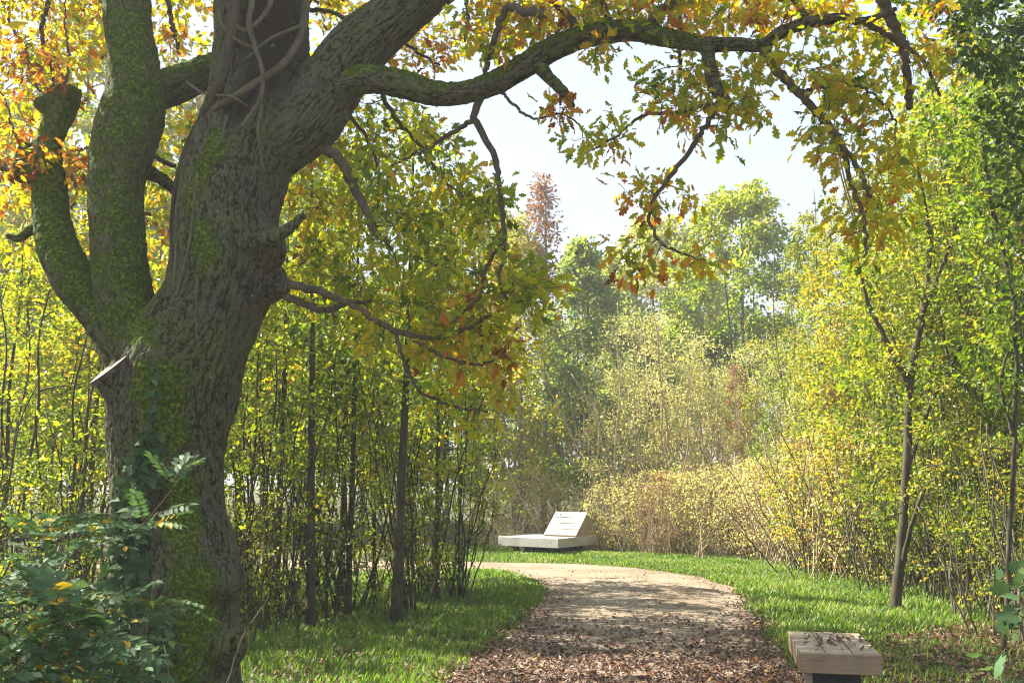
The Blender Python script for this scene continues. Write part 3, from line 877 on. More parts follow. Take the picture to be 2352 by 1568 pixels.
# leaf masses: (x, y, rx, ry, near Y, far Y, twigs, tint)
MASS = [
 ('canopy', [(120, 60, 190, 110, 7.9, 9.6, 120, .66), (60, 220, 130, 110, 7.8, 9.6, 80, .60), (420, 60, 90, 100, 8.0, 9.4, 26, .68), (400, 330, 90, 140, 7.8, 9.4, 44, .5), (60, 400, 110, 90, 7.6, 8.8, 26, .72), (40, 350, 55, 55, 7.1, 7.5, 14, .84), (170, 390, 40, 40, 7.2, 7.6, 12, .86), (105, 190, 70, 50, 7.15, 7.5, 9, .78), (250, -140, 350, 120, 7.2, 9.4, 120, .6), (300, 480, 120, 130, 8.2, 9.6, 40, .5), (40, 520, 90, 90, 8.2, 9.6, 20, .6)]),
 ('canopy', [(830, 30, 110, 60, 7.6, 8.6, 22, .6), (960, 110, 120, 70, 7.4, 8.4, 34, .62), (860, 300, 140, 80, 7.4, 9.0, 44, .38), (960, 420, 170, 130, 6.8, 9.0, 86, .38), (1050, 500, 130, 110, 6.7, 8.6, 52, .36), (880, 600, 170, 130, 6.8, 9.0, 76, .40), (1090, 640, 130, 100, 6.6, 8.2, 54, .36), (1220, 660, 80, 70, 6.5, 7.4, 30, .40), (960, 740, 190, 90, 6.7, 8.6, 60, .40), (1080, 800, 140, 70, 6.6, 7.8, 50, .55), (740, 430, 80, 110, 7.4, 8.8, 40, .55), (1080, 920, 120, 50, 6.6, 7.4, 16, .48), (720, 640, 90, 90, 7.4, 9.0, 36, .42)]),
 ('canopy', [(1160, 50, 110, 70, 6.6, 7.6, 60, .66), (1340, 20, 130, 60, 6.4, 7.3, 60, .62), (1385, 120, 35, 50, 6.5, 6.7, 8, .6), (1290, 250, 50, 35, 6.6, 6.8, 8, .74), (1380, 310, 75, 65, 6.3, 6.7, 14, .46), (1540, 200, 90, 80, 6.4, 7.0, 30, .52), (1640, 250, 110, 90, 6.3, 7.0, 36, .52), (1740, 190, 60, 110, 6.4, 6.8, 16, .5), (1500, 440, 100, 60, 6.4, 6.7, 17, .58), (1500, 590, 110, 45, 6.4, 6.7, 14, .52), (1610, 600, 40, 40, 6.4, 6.6, 8, .58), (1620, 30, 170, 55, 6.3, 7.1, 66, .62), (1820, 20, 120, 50, 6.1, 6.9, 44, .62), (1430, -10, 200, 40, 6.4, 7.4, 40, .6)]),
 ('canopy', [(1880, 150, 110, 90, 6.0, 6.8, 34, .5), (2010, 130, 110, 120, 6.0, 7.0, 44, .48), (1950, 300, 120, 100, 6.0, 6.9, 34, .48), (2040, 420, 90, 100, 6.0, 6.9, 24, .54), (1960, 520, 90, 90, 6.1, 6.8, 20, .62), (2150, 60, 120, 120, 6.0, 7.2, 40, .46), (1880, 330, 50, 60, 6.2, 6.5, 12, .5)]),
]
for nm, masses in MASS:
    tg, tn = [], []
    for (x, y, rx, ry, y0, y1, n, tint) in masses:
        n = int(n * (1.15 if x < 1250 else .95))
        a = RNG.random(n) * 6.283; q = np.sqrt(RNG.random(n))
        for k in range(n):
            tg.append(at(x + rx * q[k] * math.cos(a[k]), y + ry * q[k] * math.sin(a[k]), y0 + (y1 - y0) * RNG.random()))
            tn.append(tint)
    tg = np.array(tg)
    P, Rr = grow(bp, br, tg, 0.0, 0.04, 0.16, RNG, 0.8)
    g.tubes(P, Rr * 1.5, 4)
    tz = np.array(tn)
    # the grow order is by distance: look the tint up again from the target
    o_ = [int(np.argmin(((tg - e) ** 2).sum(1))) for e in P[:, -1]]
    lf = leaves_on(P, 9, 0.086, OAK, 0.045, tz[o_], 0.10, RNG, 0.25, 0.45, 1.6, 0.5, 0.17, 0.21)
    m_ = leaf_mesh('oak_leaves', [(lf[0] - OFF, lf[1], lf[2], lf[3])])
    link(nm, m_, M_OAKLEAF, oak)
# unseen upper crown over the frame, spread to shade the near path
tg = []
for k in range(1000):
    tg.append(np.array([-4.0 + RNG.normal(0, 2.0), OY + 3.2 + RNG.normal(0, 1.6), 7.4 + abs(RNG.normal(0, 1.5))]))
for k in range(260):  # unseen left cluster, added to keep sun off the locust bush
    tg.append(np.array([min(-4.3, -6.2 + RNG.normal(0, 1.1)), 5.6 + RNG.normal(0, 1.0), 5.8 + RNG.normal(0, 1.1)]))
P, Rr = grow(bp, br, np.array(tg), 0.3, 0.05, 0.1, RNG, 1.0)
g.tubes(P, Rr, 4)
lf = leaves_on(P, 9, 0.13, OVATE, 0.10, 0.5, 0.12, RNG)
link('unseen_shade_crown', leaf_mesh('oak_shade_crown', [(lf[0] - OFF, lf[1], lf[2], lf[3])]), M_OAKLEAF, oak)
me = g.mesh('oak_branches')
me.transform(__import__('mathutils').Matrix.Translation(-Vector(OFF)))
link('branches', me, M_TWIG, oak)

# ------------------------------------------------------------------ dead vine and ivy on the bole
TRP, TRR = SK[0][1], SK[0][2]
def on_bole(x, y, lift=0.0):
    """point on the front surface of the bole under photo pixel x, y"""
    p = at(x, y, OY)
    j = np.argmin(np.abs(TRP[:, 2] - p[2]))
    c, r = TRP[j], TRR[j] + lift
    Y = OY
    for _ in range(3):
        p = at(x, y, Y)
        u = np.clip((p[0] - c[0]) / r, -0.985, 0.985)
        Y = c[1] - r * math.sqrt(1 - u * u)
    return at(x, y, Y)
VINES = [
 ([(548, -60), (540, 20), (527, 100), (512, 170), (482, 240), (440, 312), (412, 390), (397, 470), (392, 545), (396, 600)], 17, 2, .03),
 ([(705, -60), (700, 30), (688, 90), (650, 148), (590, 190), (540, 222), (490, 252)], 13, 9, .025),
 ([(580, -60), (578, 10), (572, 55), (586, 110), (604, 170), (598, 225), (570, 270), (545, 300)], 8, 4, .05),
 ([(500, -40), (508, 50), (540, 90), (580, 110)], 5, 3, .05),
 ([(640, -50), (610, 30), (560, 70), (530, 40)], 7, 5, .03),
 ([(690, 60), (620, 90), (560, 140)], 5, 3, .04),
 ([(430, 190), (470, 215), (530, 222), (570, 245)], 4, 2, .06),
 ([(600, 240), (592, 300), (600, 360), (612, 430)], 5, 3, .012),
 ([(455, 390), (448, 450), (440, 530), (425, 600), (405, 680)], 5, 3, .012),
 ([(405, 560), (400, 640), (380, 700), (400, 780)], 4, 3, .012),
 ([(520, 270), (505, 330), (470, 370)], 3, 2, .02),
 ([(455, 640), (450, 700), (452, 790)], 3, 2, .012),
]
vine = thing('dead_vine', 'bare twisted vine stems gripping the upper trunk of the old oak', 'vine', tuple(OFF))
for pts, r0, r1, lift in VINES:
    g = Geo()
    P = np.array([on_bole(x, y, lift) for x, y in pts]) - OFF
    p, r = resample(P, np.linspace(r0, r1, len(pts)) / F * 6.4, 50)
    r *= 1 + 0.12 * np.sin(np.arange(50) * 0.9) * RNG.random()
    g.tubes(p[None], r[None], 9)
    link('stem', g.mesh('vine_stem'), [M_VINE, M_TWIG, M_STEM][min(VINES.index((pts, r0, r1, lift)), 2)], vine)
ivy = thing('ivy', 'dark ivy with small pointed leaves climbing the base of the oak', 'ivy', tuple(OFF))
g = Geo()
ip, it = [], []
for pts in [[(300, 1560), (275, 1450), (290, 1340), (285, 1230), (300, 1130), (325, 1060), (345, 1000)], [(330, 1560), (335, 1460), (310, 1360), (320, 1250), (305, 1170), (330, 1080)], [(355, 1050), (345, 980), (350, 930), (358, 870), (362, 820)], [(270, 1560), (268, 1420), (272, 1300), (276, 1200)], [(360, 1560), (370, 1470), (350, 1390)]]:
    P = np.array([on_bole(x, y, .015) for x, y in pts]) - OFF
    p, r = resample(P, np.full(len(pts), 0.006), 40)
    g.tubes(p[None], r[None], 5)
    n = 260 if len(pts) > 5 else 110
    if pts[0][1] < 1100: n = 26
    for k in range(n):
        j = RNG.integers(0, 40)
        sprd = 0.012 if pts[0][1] < 1100 else 0.055
        ip.append(p[j] + np.array([RNG.normal(0, sprd), -abs(RNG.normal(0.02, 0.012)), RNG.normal(0, 0.03)]))
link('stem', g.mesh('ivy_stems'), M_TWIG, ivy)
ip = np.array(ip); n = len(ip)
lf = leaves_geo(IVY, ip, np.c_[RNG.normal(0, .6, n), RNG.normal(-.25, .25, n), RNG.normal(-0.5, .5, n)], np.c_[RNG.normal(0, .35, n), np.full(n, -1.0), RNG.normal(.5, .3, n)], RNG.uniform(.045, .095, n), np.clip(RNG.normal(.5, .2, n), 0, 1))
link('leaves', leaf_mesh('ivy_leaves', [lf]), M_IVY, ivy)

# ------------------------------------------------------------------ thicket prototypes
def prof_col(r, lo=0.5):           # bushy column, narrow at top
    return lambda t: r * (lo + (1 - lo) * math.sin(math.pi * min(1, t * 1.1 + 0.1))) * (1 - 0.75 * max(0, t - 0.6) / 0.4)
def prof_cone(r): return lambda t: r * (1.02 - t) ** 0.8
def prof_ball(r): return lambda t: r * max(0.12, math.sin(math.pi * (0.12 + 0.80 * t)))

rs = np.random.default_rng(5)
SAP = []
for k in range(4):
    H = [4.6, 5.4, 3.9, 4.9][k]
    SAP.append(tree_proto(100 + k, H, [(H, [.026, .032, .021, .029][k], (rs.normal(0, .35), rs.normal(0, .3)), (0, 0), .05)], 1.5, prof_col([1.15, 1.25, 1.05, 1.2][k], .55), 230, 14, .074, OVATE, .50, .12, 0.9, .12, .5, 55, .045, tintz=.25))
HIGH = []                            # straight trunk, crown starting higher
for k in range(2):
    H = 6.2
    HIGH.append(tree_proto(120 + k, H, [(H, .062, (rs.normal(0, .2), .1), (0, 0), .025)], 2.4, prof_ball(1.35), 240, 14, .08, OVATE, .42, .10, .9, .1, .5, 0, .08, tintz=.2))
SHR = []                             # many-stemmed shrubs
for k in range(4):
    st = []
    for j in range(7):
        a = rs.random() * 6.283; l = rs.uniform(.3, 1.3)
        st.append((rs.uniform(2.0, 3.7), rs.uniform(.005, .014), (l * math.cos(a), l * math.sin(a)), (.14 * math.cos(a), .14 * math.sin(a)), .09))
    SHR.append(tree_proto(140 + k, 3.5, st, .30, prof_ball(1.4), 240, 10, .058, OVATE, [.45, .55, .42, .6][k], .12, .8, .1, .45, 45, .045, tintz=.2))
UND = []                             # low twiggy undergrowth
for k in range(3):
    st = []
    for j in range(13):
        a = rs.random() * 6.283; l = rs.uniform(.1, .8)
        st.append((rs.uniform(1.0, 2.6), rs.uniform(.003, .007), (l * math.cos(a), l * math.sin(a)), (rs.normal(0, .30), rs.normal(0, .25)), .10))
    UND.append(tree_proto(160 + k, 2.1, st, .12, prof_ball(1.1), 170, 7, .045, OVATE, .45, .12, .6, .1, .5, 30, .04))
BRM = []                             # dry arching brambles
for k in range(3):
    st = []
    for j in range(40):
        a = rs.random() * 6.283; l = rs.uniform(.3, 1.3)
        st.append((rs.uniform(.9, 2.6), rs.uniform(.004, .009), (l * math.cos(a), l * math.sin(a)), (rs.normal(0, .6), rs.normal(0, .4)), .12))
    BRM.append(tree_proto(180 + k, 2.3, st, .10, prof_ball(1.3), 260, 11, .065, OVATE, .55, .16, .5, .12, .45, 0, .07))
LUSH = []                            # tall leafy right-hand shrubs
for k in range(4):
    H = [6.2, 7.0, 5.4, 6.6][k]
    st = []
    for j in range(5):
        a = rs.random() * 6.283; l = rs.uniform(.2, 1.2)
        st.append((H * rs.uniform(.75, 1.0), rs.uniform(.012, .026), (l * math.cos(a), l * math.sin(a)), (.18 * math.cos(a), .18 * math.sin(a)), .08))
    LUSH.append(tree_proto(200 + k, H, st, .5, prof_col(1.6, .65), 620, 18, .060, OVATE, .48, .13, .9, .12, .45, 85, .05, tintz=.15))
FAR = []                             # far trees
for k, (H, r, pf, tt) in enumerate([(9.6, 2.3, prof_cone, .32), (11.0, 2.5, prof_ball, .55), (8.6, 2.2, prof_ball, .45), (10.2, 1.6, prof_cone, .5)]):
    if k == 3: continue
    FAR.append(tree_proto(220 + k, H, [(H, .10, (rs.normal(0, .2), 0), (0, 0), .02)], 1.4, pf(r), 700, 20, .15, OVATE, tt, .10, .9, .14, .5, 60 if k else 0, .12, rk=1.4, tintz=.15))

FAR.append(tree_proto(230, 10.2, [(10.2, .09, (.2, 0), (0, 0), .02)], 1.4, prof_cone(1.9), 420, 14, .12, OVATE, .5, .10, .9, .14, .5, 0, .14, rk=1.4, tintz=.15))
SOFT = [tree_proto(240 + k, 9.4 - k, [(9.2 - k, .10, (.2, 0), (0, 0), .02), (7.2, .06, (.9, .2), (0, 0), .02), (7.4, .06, (-.8, -.3), (0, 0), .02)], 1.0, lambda t: 2.9 * (1.0 - t) ** .6 * min(1, .55 + 2 * t), 1000, 20, .155, OVATE, .42, .11, .9, .16, .45, 60, .13, rk=1.3, tintz=.1) for k in range(2)]
SCRUB = []
for k in range(3):
    st = []
    for j in range(18):
        a = rs.random() * 6.283; l = rs.uniform(.3, 2.0)
        st.append((rs.uniform(2.4, 4.8), rs.uniform(.006, .016), (l * math.cos(a), l * math.sin(a)), (rs.normal(0, .7), rs.normal(0, .5)), .10))
    SCRUB.append(tree_proto(250 + k, 4.4, st, .2, lambda t: 2.3 * (1 - t * .8) ** .7, 560, 13, .052, OVATE, .42, .15, .6, .14, .45, 60, .09, tintz=-.1))
MAPLE = tree_proto(231, 11.6, [(11.4, .13, (.2, 0), (0, 0), .02), (9.5, .08, (1.4, .3), (0, 0), .02), (9.0, .08, (-1.5, -.2), (0, 0), .02)], 4.2, prof_ball(3.0), 1000, 22, .165, OVATE, .50, .10, .8, .14, .45, 70, .14, rk=1.4, tintz=.2)

def scatter(name, label, cat, group, spots, protos, mats, rng=rs, smin=.85, smax=1.2, parts=('trunk', 'crown')):
    out = []
    for i, (px_, Y) in enumerate(spots):
        X, Yw = xy(px_, Y)
        s = rng.uniform(smin, smax)
        out.append(plant(name, label, cat, group, (X, Yw), protos[i % len(protos)], mats, rng.random() * 6.283, (s, s, s * rng.uniform(.92, 1.08)), parts))
    return out

M_BROWNSTEM = bark_mat('brown stem bark', (0.022, 0.018, 0.013), (0.105, 0.085, 0.058), 16, 0.6)
M_DARKSTEM = bark_mat('shaded stem bark', (0.022, 0.018, 0.012), (0.085, 0.068, 0.042), 24, 0.5)
ML = (M_DARKSTEM, M_WOODLEAF)
# left thicket: the front trunks one can tell apart
plant('young_tree', 'straight dark trunked young tree, nearest the path on the left grass edge', 'tree', 'trees in the left thicket', xy(920, 11.6), HIGH[0], ML, 0.4, (.92, .92, 1))
plant('young_tree', 'second straight trunk of the left thicket, nearer the oak than the first', 'tree', 'trees in the left thicket', xy(732, 11.3), HIGH[1], ML, 2.2, (.8, .8, 1))
plant('young_tree', 'thin dark trunk growing just right of the big oak', 'tree', 'trees in the left thicket', xy(575, 11.2), SAP[2], ML, 1.0, (.8, .8, 1.05))
plant('hazel_bush', 'many stemmed bush at the right end of the left thicket, beside the path bend', 'bush', 'bushes in the left thicket', xy(1060, 14.0), SHR[0], ML, .5, (.5, .5, 1.2), ('stems', 'foliage'))
plant('hazel_bush', 'fanning bush right behind the straight trunk at the grass edge', 'bush', 'bushes in the left thicket', xy(965, 12.4), SHR[1], ML, 1.5, (.85, .85, 1.05), ('stems', 'foliage'))
for px_, Y_, sc_, lb in [(655, 11.9, .6, 'thin straight stem between the oak and the second straight trunk'), (812, 12.1, .62, 'thin straight stem midway between the two straight trunks of the left thicket'), (1010, 13.6, .55, 'slender grey stem right of the fanning bush in the left thicket')]:
    plant('young_tree', lb, 'tree', 'trees in the left thicket', xy(px_, Y_), HIGH[px_ % 2], ML, px_ * .3, (sc_, sc_, .95))
lab_s = 'slender sapling with yellow green leaves, deep in the thicket left of the path'
scatter('sapling', lab_s, 'tree', 'saplings in the left thicket', [(650, 12.6), (800, 13.0), (870, 14.6), (1000, 15.4), (700, 15.0), (560, 13.4), (830, 16.6), (940, 16.6), (620, 16.4), (230, 11.8), (140, 12.8), (40, 11.6), (190, 14.6), (70, 14.8), (-60, 13.4), (300, 15.4), (450, 15.6), (120, 17.0)], SAP, ML)
lab_b = 'leafy bush with thin stems filling the floor of the left thicket'
scatter('hazel_bush', lab_b, 'bush', 'bushes in the left thicket', [(640, 12.0), (820, 12.8), (1000, 14.6), (900, 14.9), (740, 14.2), (560, 12.6), (215, 10.6), (110, 11.2), (10, 10.4), (170, 13.2), (60, 13.6), (290, 13.0)], SHR, ML, parts=('stems', 'foliage'))
lab_u = 'twiggy low undergrowth bush at the foot of the left thicket'
scatter('undergrowth', lab_u, 'bush', 'low undergrowth left of the path', [(545, 10.4), (610, 11.0), (670, 11.7), (760, 12.1), (850, 12.8), (985, 14.4), (590, 10.7), (700, 12.6), (230, 9.8), (120, 9.6), (30, 9.2), (180, 10.6), (-40, 9.8), (1030, 14.2), (620, 12.0), (930, 13.4)], UND, (M_DARKSTEM, M_WOODLEAF), parts=('stems', 'foliage'), smin=.6, smax=1.15)
# belt beyond the path, far left
lab_f = 'tall sunlit tree beyond the bend, seen through the left thicket'
scatter('woodland_tree', lab_f, 'tree', 'trees beyond the bend on the left', [(620, 32), (520, 33), (430, 31), (320, 32), (200, 31), (80, 32), (-40, 31), (-180, 32), (700, 36), (620, 38), (480, 37), (300, 36), (140, 37), (0, 36)], [FAR[1], FAR[2]], (M_STEM, M_WOODLEAF), smin=1.2, smax=1.5)
scatter('woodland_tree', 'shorter green tree beyond the bend, left of the pale trunked trees', 'tree', 'trees beyond the bend on the left', [(1030, 37), (940, 36.5), (840, 36), (740, 35), (1090, 40), (880, 40)], [FAR[2], FAR[1]], (M_STEM, M_WOODLEAF), smin=.75, smax=.95)


# centre background
plant('russet_tree', 'tall narrow tree with thinning russet leaves, rising above the green trees beyond the bench', 'tree', None, xy(1246, 34.5), FAR[3], (M_STEM, M_REDLEAF), .3, (1.2, 1.2, 1.19))
plant('aspen_tree', 'slim pale trunked tree with yellow leaves, left behind the lounger', 'tree', 'pale trunked trees behind the lounger', xy(1192, 24.8), FAR[3], (M_PALESTEM, M_GOLDLEAF), 1.3, (.8, .8, .80))
plant('aspen_tree', 'slim leaning pale trunk next to the edge of the left thicket', 'tree', 'pale trunked trees behind the lounger', xy(1140, 26.0), FAR[3], (M_PALESTEM, M_GOLDLEAF), 4.0, (.8, .8, .75))
plant('cone_tree', 'soft grey green pointed tree with a straight trunk, right above the lounger backrest', 'tree', None, xy(1340, 30), SOFT[0], (M_STEM, M_SOFTLEAF), .8, (1.0, 1.0, .93))
plant('field_maple', 'round topped yellow green tree, highest right of the sky gap', 'tree', None, xy(1705, 33), MAPLE, (M_STEM, M_WOODLEAF), .8, (1, 1, .98))
scatter('woodland_tree', 'hazy green tree in the distance between the pointed tree and the round topped tree', 'tree', 'hazy trees in the distance', [(1440, 38), (1510, 41), (1580, 39), (1470, 46), (1390, 44), (1280, 40), (1180, 42), (1620, 44), (1800, 40), (1900, 42), (1100, 36)], [SOFT[1], MAPLE, SOFT[0]], (M_STEM, M_SOFTLEAF), smin=.8, smax=1.0)
scatter('woodland_bush', 'yellow leaved bush standing behind the wooden lounger', 'bush', 'bushes behind the lounger', [(1240, 26), (1180, 27), (1300, 27.5), (1380, 27), (1130, 26), (1440, 28)], [SHR[1], SHR[3]], (M_STEM, M_GOLDLEAF), parts=('stems', 'foliage'))
scatter('bramble_bush', 'dry tan bramble bush close behind the wooden lounger', 'bush', 'brambles along the far verge', [(1150, 24.2), (1215, 24.4), (1290, 24.8), (1370, 24.0)], BRM, (M_DRYSTEM, M_TANLEAF), parts=('stems', 'foliage'), smin=.6, smax=.8)
# pale scrub to the right of the lounger
scatter('scrub_bush', 'tall pale scrub bush with olive and tan leaves, right of the lounger', 'bush', 'pale scrub right of the lounger', [(1480, 24.5), (1560, 24.0), (1640, 23.5), (1720, 23), (1800, 22), (1880, 21), (1540, 26.5), (1640, 27), (1740, 26), (1840, 25), (1600, 29), (1450, 26.5)], SCRUB, (M_DRYSTEM, M_TANLEAF), smin=.65, smax=1.3, parts=('stems', 'foliage'))
scatter('bramble_bush', 'dry brown bramble bush along the far edge of the right verge', 'bush', 'brambles along the far verge', [(1420, 23.0), (1490, 22.6), (1560, 22.2), (1630, 21.6), (1700, 21.0), (1770, 20.2), (1840, 19.4), (1900, 18.4), (1600, 23), (1740, 22), (1950, 17.2), (1980, 16.2)], BRM, (M_DRYSTEM, M_TANLEAF), parts=('stems', 'foliage'), smin=.75, smax=1.1)
plant('dogwood_bush', 'low bush with reddish leaves among the brambles right of the lounger', 'bush', None, xy(1500, 21.9), BRM[1], (M_DRYSTEM, M_REDLEAF), .2, (.55, .55, .75), ('stems', 'foliage'))
# right-hand thicket
MR = (M_STEM, M_GOLDLEAF)
RIGHT = [(1900, 19.8), (1960, 18.4), (2030, 17.2), (2110, 15.8), (2180, 14.4), (2260, 13.2), (2330, 12.4), (2420, 11.8), (1980, 20.6), (2080, 19), (2180, 17.2), (2280, 15.8), (2380, 14.6), (2480, 13.2), (2150, 15.0), (2250, 13.6), (1860, 21.6), (2060, 22), (2220, 20)]
scatter('leafy_shrub', 'tall bright yellow green shrub in the thicket along the right verge', 'bush', 'shrubs in the right thicket', RIGHT[0:3] + RIGHT[8:10] + RIGHT[16:18] + [RIGHT[5], RIGHT[12]], LUSH, MR, parts=('stems', 'foliage'), smin=.85, smax=1.15)
scatter('leafy_shrub', 'tall greener shrub toward the right edge, behind the forked young tree', 'bush', 'shrubs in the right thicket', RIGHT[3:5] + RIGHT[6:8] + RIGHT[10:12] + RIGHT[13:16] + RIGHT[18:18], LUSH[::-1], (M_STEM, M_WOODLEAF), parts=('stems', 'foliage'), smin=1.0, smax=1.35)
scatter('undergrowth', 'twiggy brown undergrowth bush at the foot of the right thicket', 'bush', 'low undergrowth right of the path', [(2130, 13.6), (2180, 12.8), (2240, 11.8), (2310, 10.8), (2030, 14.4), (2000, 15.4), (2350, 10.2), (2260, 12.4), (2400, 11.0)], UND, (M_STEM, M_GOLDLEAF), parts=('stems', 'foliage'))
scatter('undergrowth', 'sprawling orange leaved bush left of the forked young tree', 'bush', 'orange bushes left of the forked tree', [(1930, 16.6), (1970, 17.4), (1900, 17.8)], BRM, (M_STEM, M_GOLDLEAF), smin=.95, smax=1.15, parts=('stems', 'foliage'))

plant('dogwood_bush', 'tall shrub with pinkish red leaves between the pale scrub and the right thicket', 'bush', None, xy(1925, 17.8), LUSH[2], (M_STEM, M_REDLEAF), .9, (.62, .62, .62), ('stems', 'foliage'))
plant('dogwood_bush', 'russet leaved bush high in the pale scrub right of the lounger', 'bush', None, xy(1690, 22.6), LUSH[0], (M_DRYSTEM, M_REDLEAF), 2.1, (.5, .5, .68), ('stems', 'foliage'))

scatter('leafy_shrub', 'deep green shrub low in the right thicket, in shade', 'bush', 'shrubs in the right thicket', [(2220, 19.5), (2120, 14.2), (2300, 12.6)], [LUSH[1], LUSH[2]], (M_STEM, M_FARLEAF), parts=('stems', 'foliage'), smin=.55, smax=.8)

def hand_tree(name, label, base, stems, masses, per, size, tmpl, mats, tint, parts=('trunk', 'crown'), kk=8, rk=.8, asc=.6):
    """stems in photo pixels with depth, as for the oak"""
    rng = RNG
    O = np.array([base[0], base[1], 0.0])
    root = thing(name, label, 'tree', tuple(O))
    g = Geo(); sp, sr = [], []
    for pts in stems:
        P, Rr = pxline(pts)
        p, r = resample(P - O, Rr, 36)
        p[1:-1] += rng.normal(0, .004, (34, 3))
        g.tubes(p[None], r[None], kk)
        sp.append(p[3:]); sr.append(r[3:])
    tg = []
    for (x, y, rx, ry, y0, y1, n) in masses:
        a = rng.random(n) * 6.283; q = np.sqrt(rng.random(n))
        for k in range(n):
            tg.append(at(x + rx * q[k] * math.cos(a[k]), y + ry * q[k] * math.sin(a[k]), y0 + (y1 - y0) * rng.random()) - O)
    P, Rr = grow(np.concatenate(sp), np.concatenate(sr), np.array(tg), asc, .08, .1, rng, rk)
    g.tubes(P, Rr, 4)
    link(parts[0], g.mesh(name + '_wood'), mats[0], root)
    link(parts[1], leaf_mesh(name + '_leaves', [leaves_on(P, per, size, tmpl, .05, tint, .12, rng)]), mats[1], root)
    return root

b = ground(2058, 1402)
D = float(b[1])
hand_tree('forked_tree', 'young tree forking at head height, sunlit trunk at the right edge of the verge', b,
 [[(2056, 1420, 15, D), (2062, 1340, 12, D), (2072, 1240, 11, D), (2080, 1120, 10, D), (2085, 1000, 10, D), (2088, 900, 9, D), (2100, 820, 9, D), (2118, 720, 8, D), (2132, 620, 6, D), (2136, 540, 5, D), (2118, 440, 4, D), (2105, 360, 3, D)],
  [(2088, 900, 9, D), (2062, 835, 7, D), (2030, 770, 6, D), (1995, 700, 5, D), (1975, 620, 4, D)],
  [(2082, 1080, 7, D), (2110, 1000, 6, D + .3), (2150, 900, 5, D + .4), (2200, 810, 4, D + .5), (2240, 720, 3, D + .6)],
  [(2118, 720, 6, D), (2160, 620, 5, D - .2), (2190, 540, 4, D - .3), (2210, 460, 3, D - .4)],
  [(2072, 1300, 7, D), (2095, 1200, 5, D - .3), (2125, 1120, 4, D - .4)]],
 [(2090, 640, 170, 220, D - .5, D + 1.4, 170), (2150, 980, 150, 160, D + .2, D + 1.4, 60), (2120, 400, 150, 120, D - 1, D + 1, 90)], 12, .070, OVATE, (M_BROWNSTEM, M_GOLDLEAF), .46)
b2 = ground(1972, 1318); D2 = float(b2[1])
hand_tree('young_tree', 'short brown trunk hidden in orange leaves, left of the forked young tree', b2,
 [[(1972, 1335, 11, D2), (1974, 1220, 10, D2), (1978, 1080, 9, D2), (1982, 960, 8, D2), (1990, 850, 6, D2), (1985, 720, 4, D2), (1975, 600, 3, D2)]],
 [(1960, 900, 120, 220, D2 - .8, D2 + 1, 160), (1930, 640, 100, 150, D2 - .6, D2 + 1, 110)], 12, .085, OVATE, (M_STEM, M_GOLDLEAF), .66)
b3 = ground(2310, 1500); D3 = float(b3[1])
hand_tree('young_tree', 'slim reddish stem near the right edge of the picture, in front of the right thicket', b3,
 [[(2306, 1515, 6.5, D3), (2312, 1400, 6, D3), (2318, 1250, 6, D3), (2328, 1050, 5.5, D3), (2335, 850, 5, D3), (2328, 700, 5, D3), (2300, 560, 6, D3), (2270, 430, 5, D3), (2255, 300, 4, D3)], [(2328, 1000, 5, D3), (2300, 880, 4, D3), (2330, 760, 3, D3)]],
 [(2270, 420, 110, 200, D3 - .6, D3 + 1.2, 120), (2300, 750, 90, 180, D3 - .5, D3 + 1, 70), (2200, 250, 150, 130, D3 - 1, D3 + 1, 80)], 12, .066, OVATE, (M_BROWNSTEM, M_WOODLEAF), .36)
# dark boughs of a near tree hanging in at the top right
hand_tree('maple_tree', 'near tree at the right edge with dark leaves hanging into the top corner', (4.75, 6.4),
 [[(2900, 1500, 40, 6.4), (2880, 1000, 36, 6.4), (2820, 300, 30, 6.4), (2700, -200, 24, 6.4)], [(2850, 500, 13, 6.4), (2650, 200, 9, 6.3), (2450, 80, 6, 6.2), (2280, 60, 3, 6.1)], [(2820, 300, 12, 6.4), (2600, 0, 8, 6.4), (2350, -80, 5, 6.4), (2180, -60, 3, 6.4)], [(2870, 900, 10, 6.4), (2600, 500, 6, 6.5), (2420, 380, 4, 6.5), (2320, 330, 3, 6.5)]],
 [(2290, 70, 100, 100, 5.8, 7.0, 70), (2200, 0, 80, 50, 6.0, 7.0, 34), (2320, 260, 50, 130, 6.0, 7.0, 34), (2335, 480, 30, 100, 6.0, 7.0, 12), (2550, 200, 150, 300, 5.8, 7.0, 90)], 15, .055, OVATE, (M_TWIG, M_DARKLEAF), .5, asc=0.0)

# ------------------------------------------------------------------ near shrubs at the frame edges
def pinnate(root, dirv, L, n, rng, tint, out, g, lsz):
    """one compound leaf: rachis with paired leaflets"""
    d = nrm(np.array(dirv, float))
    side = nrm(np.cross(d, [0, 0, 1.0]) + rng.normal(0, .15, 3))
    upv = np.cross(side, d)
    s = np.linspace(0, 1, 6)[:, None]
    pts = root + d * L * s + np.array([0, 0, -.30]) * L * s ** 2
    g.tubes(pts[None], np.linspace(.0022, .001, 6)[None], 4)
    for k in range(n):
        t = .18 + .78 * k / (n - 1)
        i = min(int(t * 5), 4); f = t * 5 - i
        p = pts[i] * (1 - f) + pts[i + 1] * f
        dd = nrm(pts[i + 1] - pts[i])
        for sgn in (-1, 1):
            out.append((p, side * sgn * .9 + dd * .38 + np.array([0, 0, -.12]) + rng.normal(0, .12, 3), upv + rng.normal(0, .22, 3), lsz * rng.uniform(.8, 1.1), tint + rng.normal(0, .10) + (.45 if rng.random() < .08 else 0)))
    out.append((pts[-1], d + np.array([0, 0, -.5]), upv, lsz, tint))

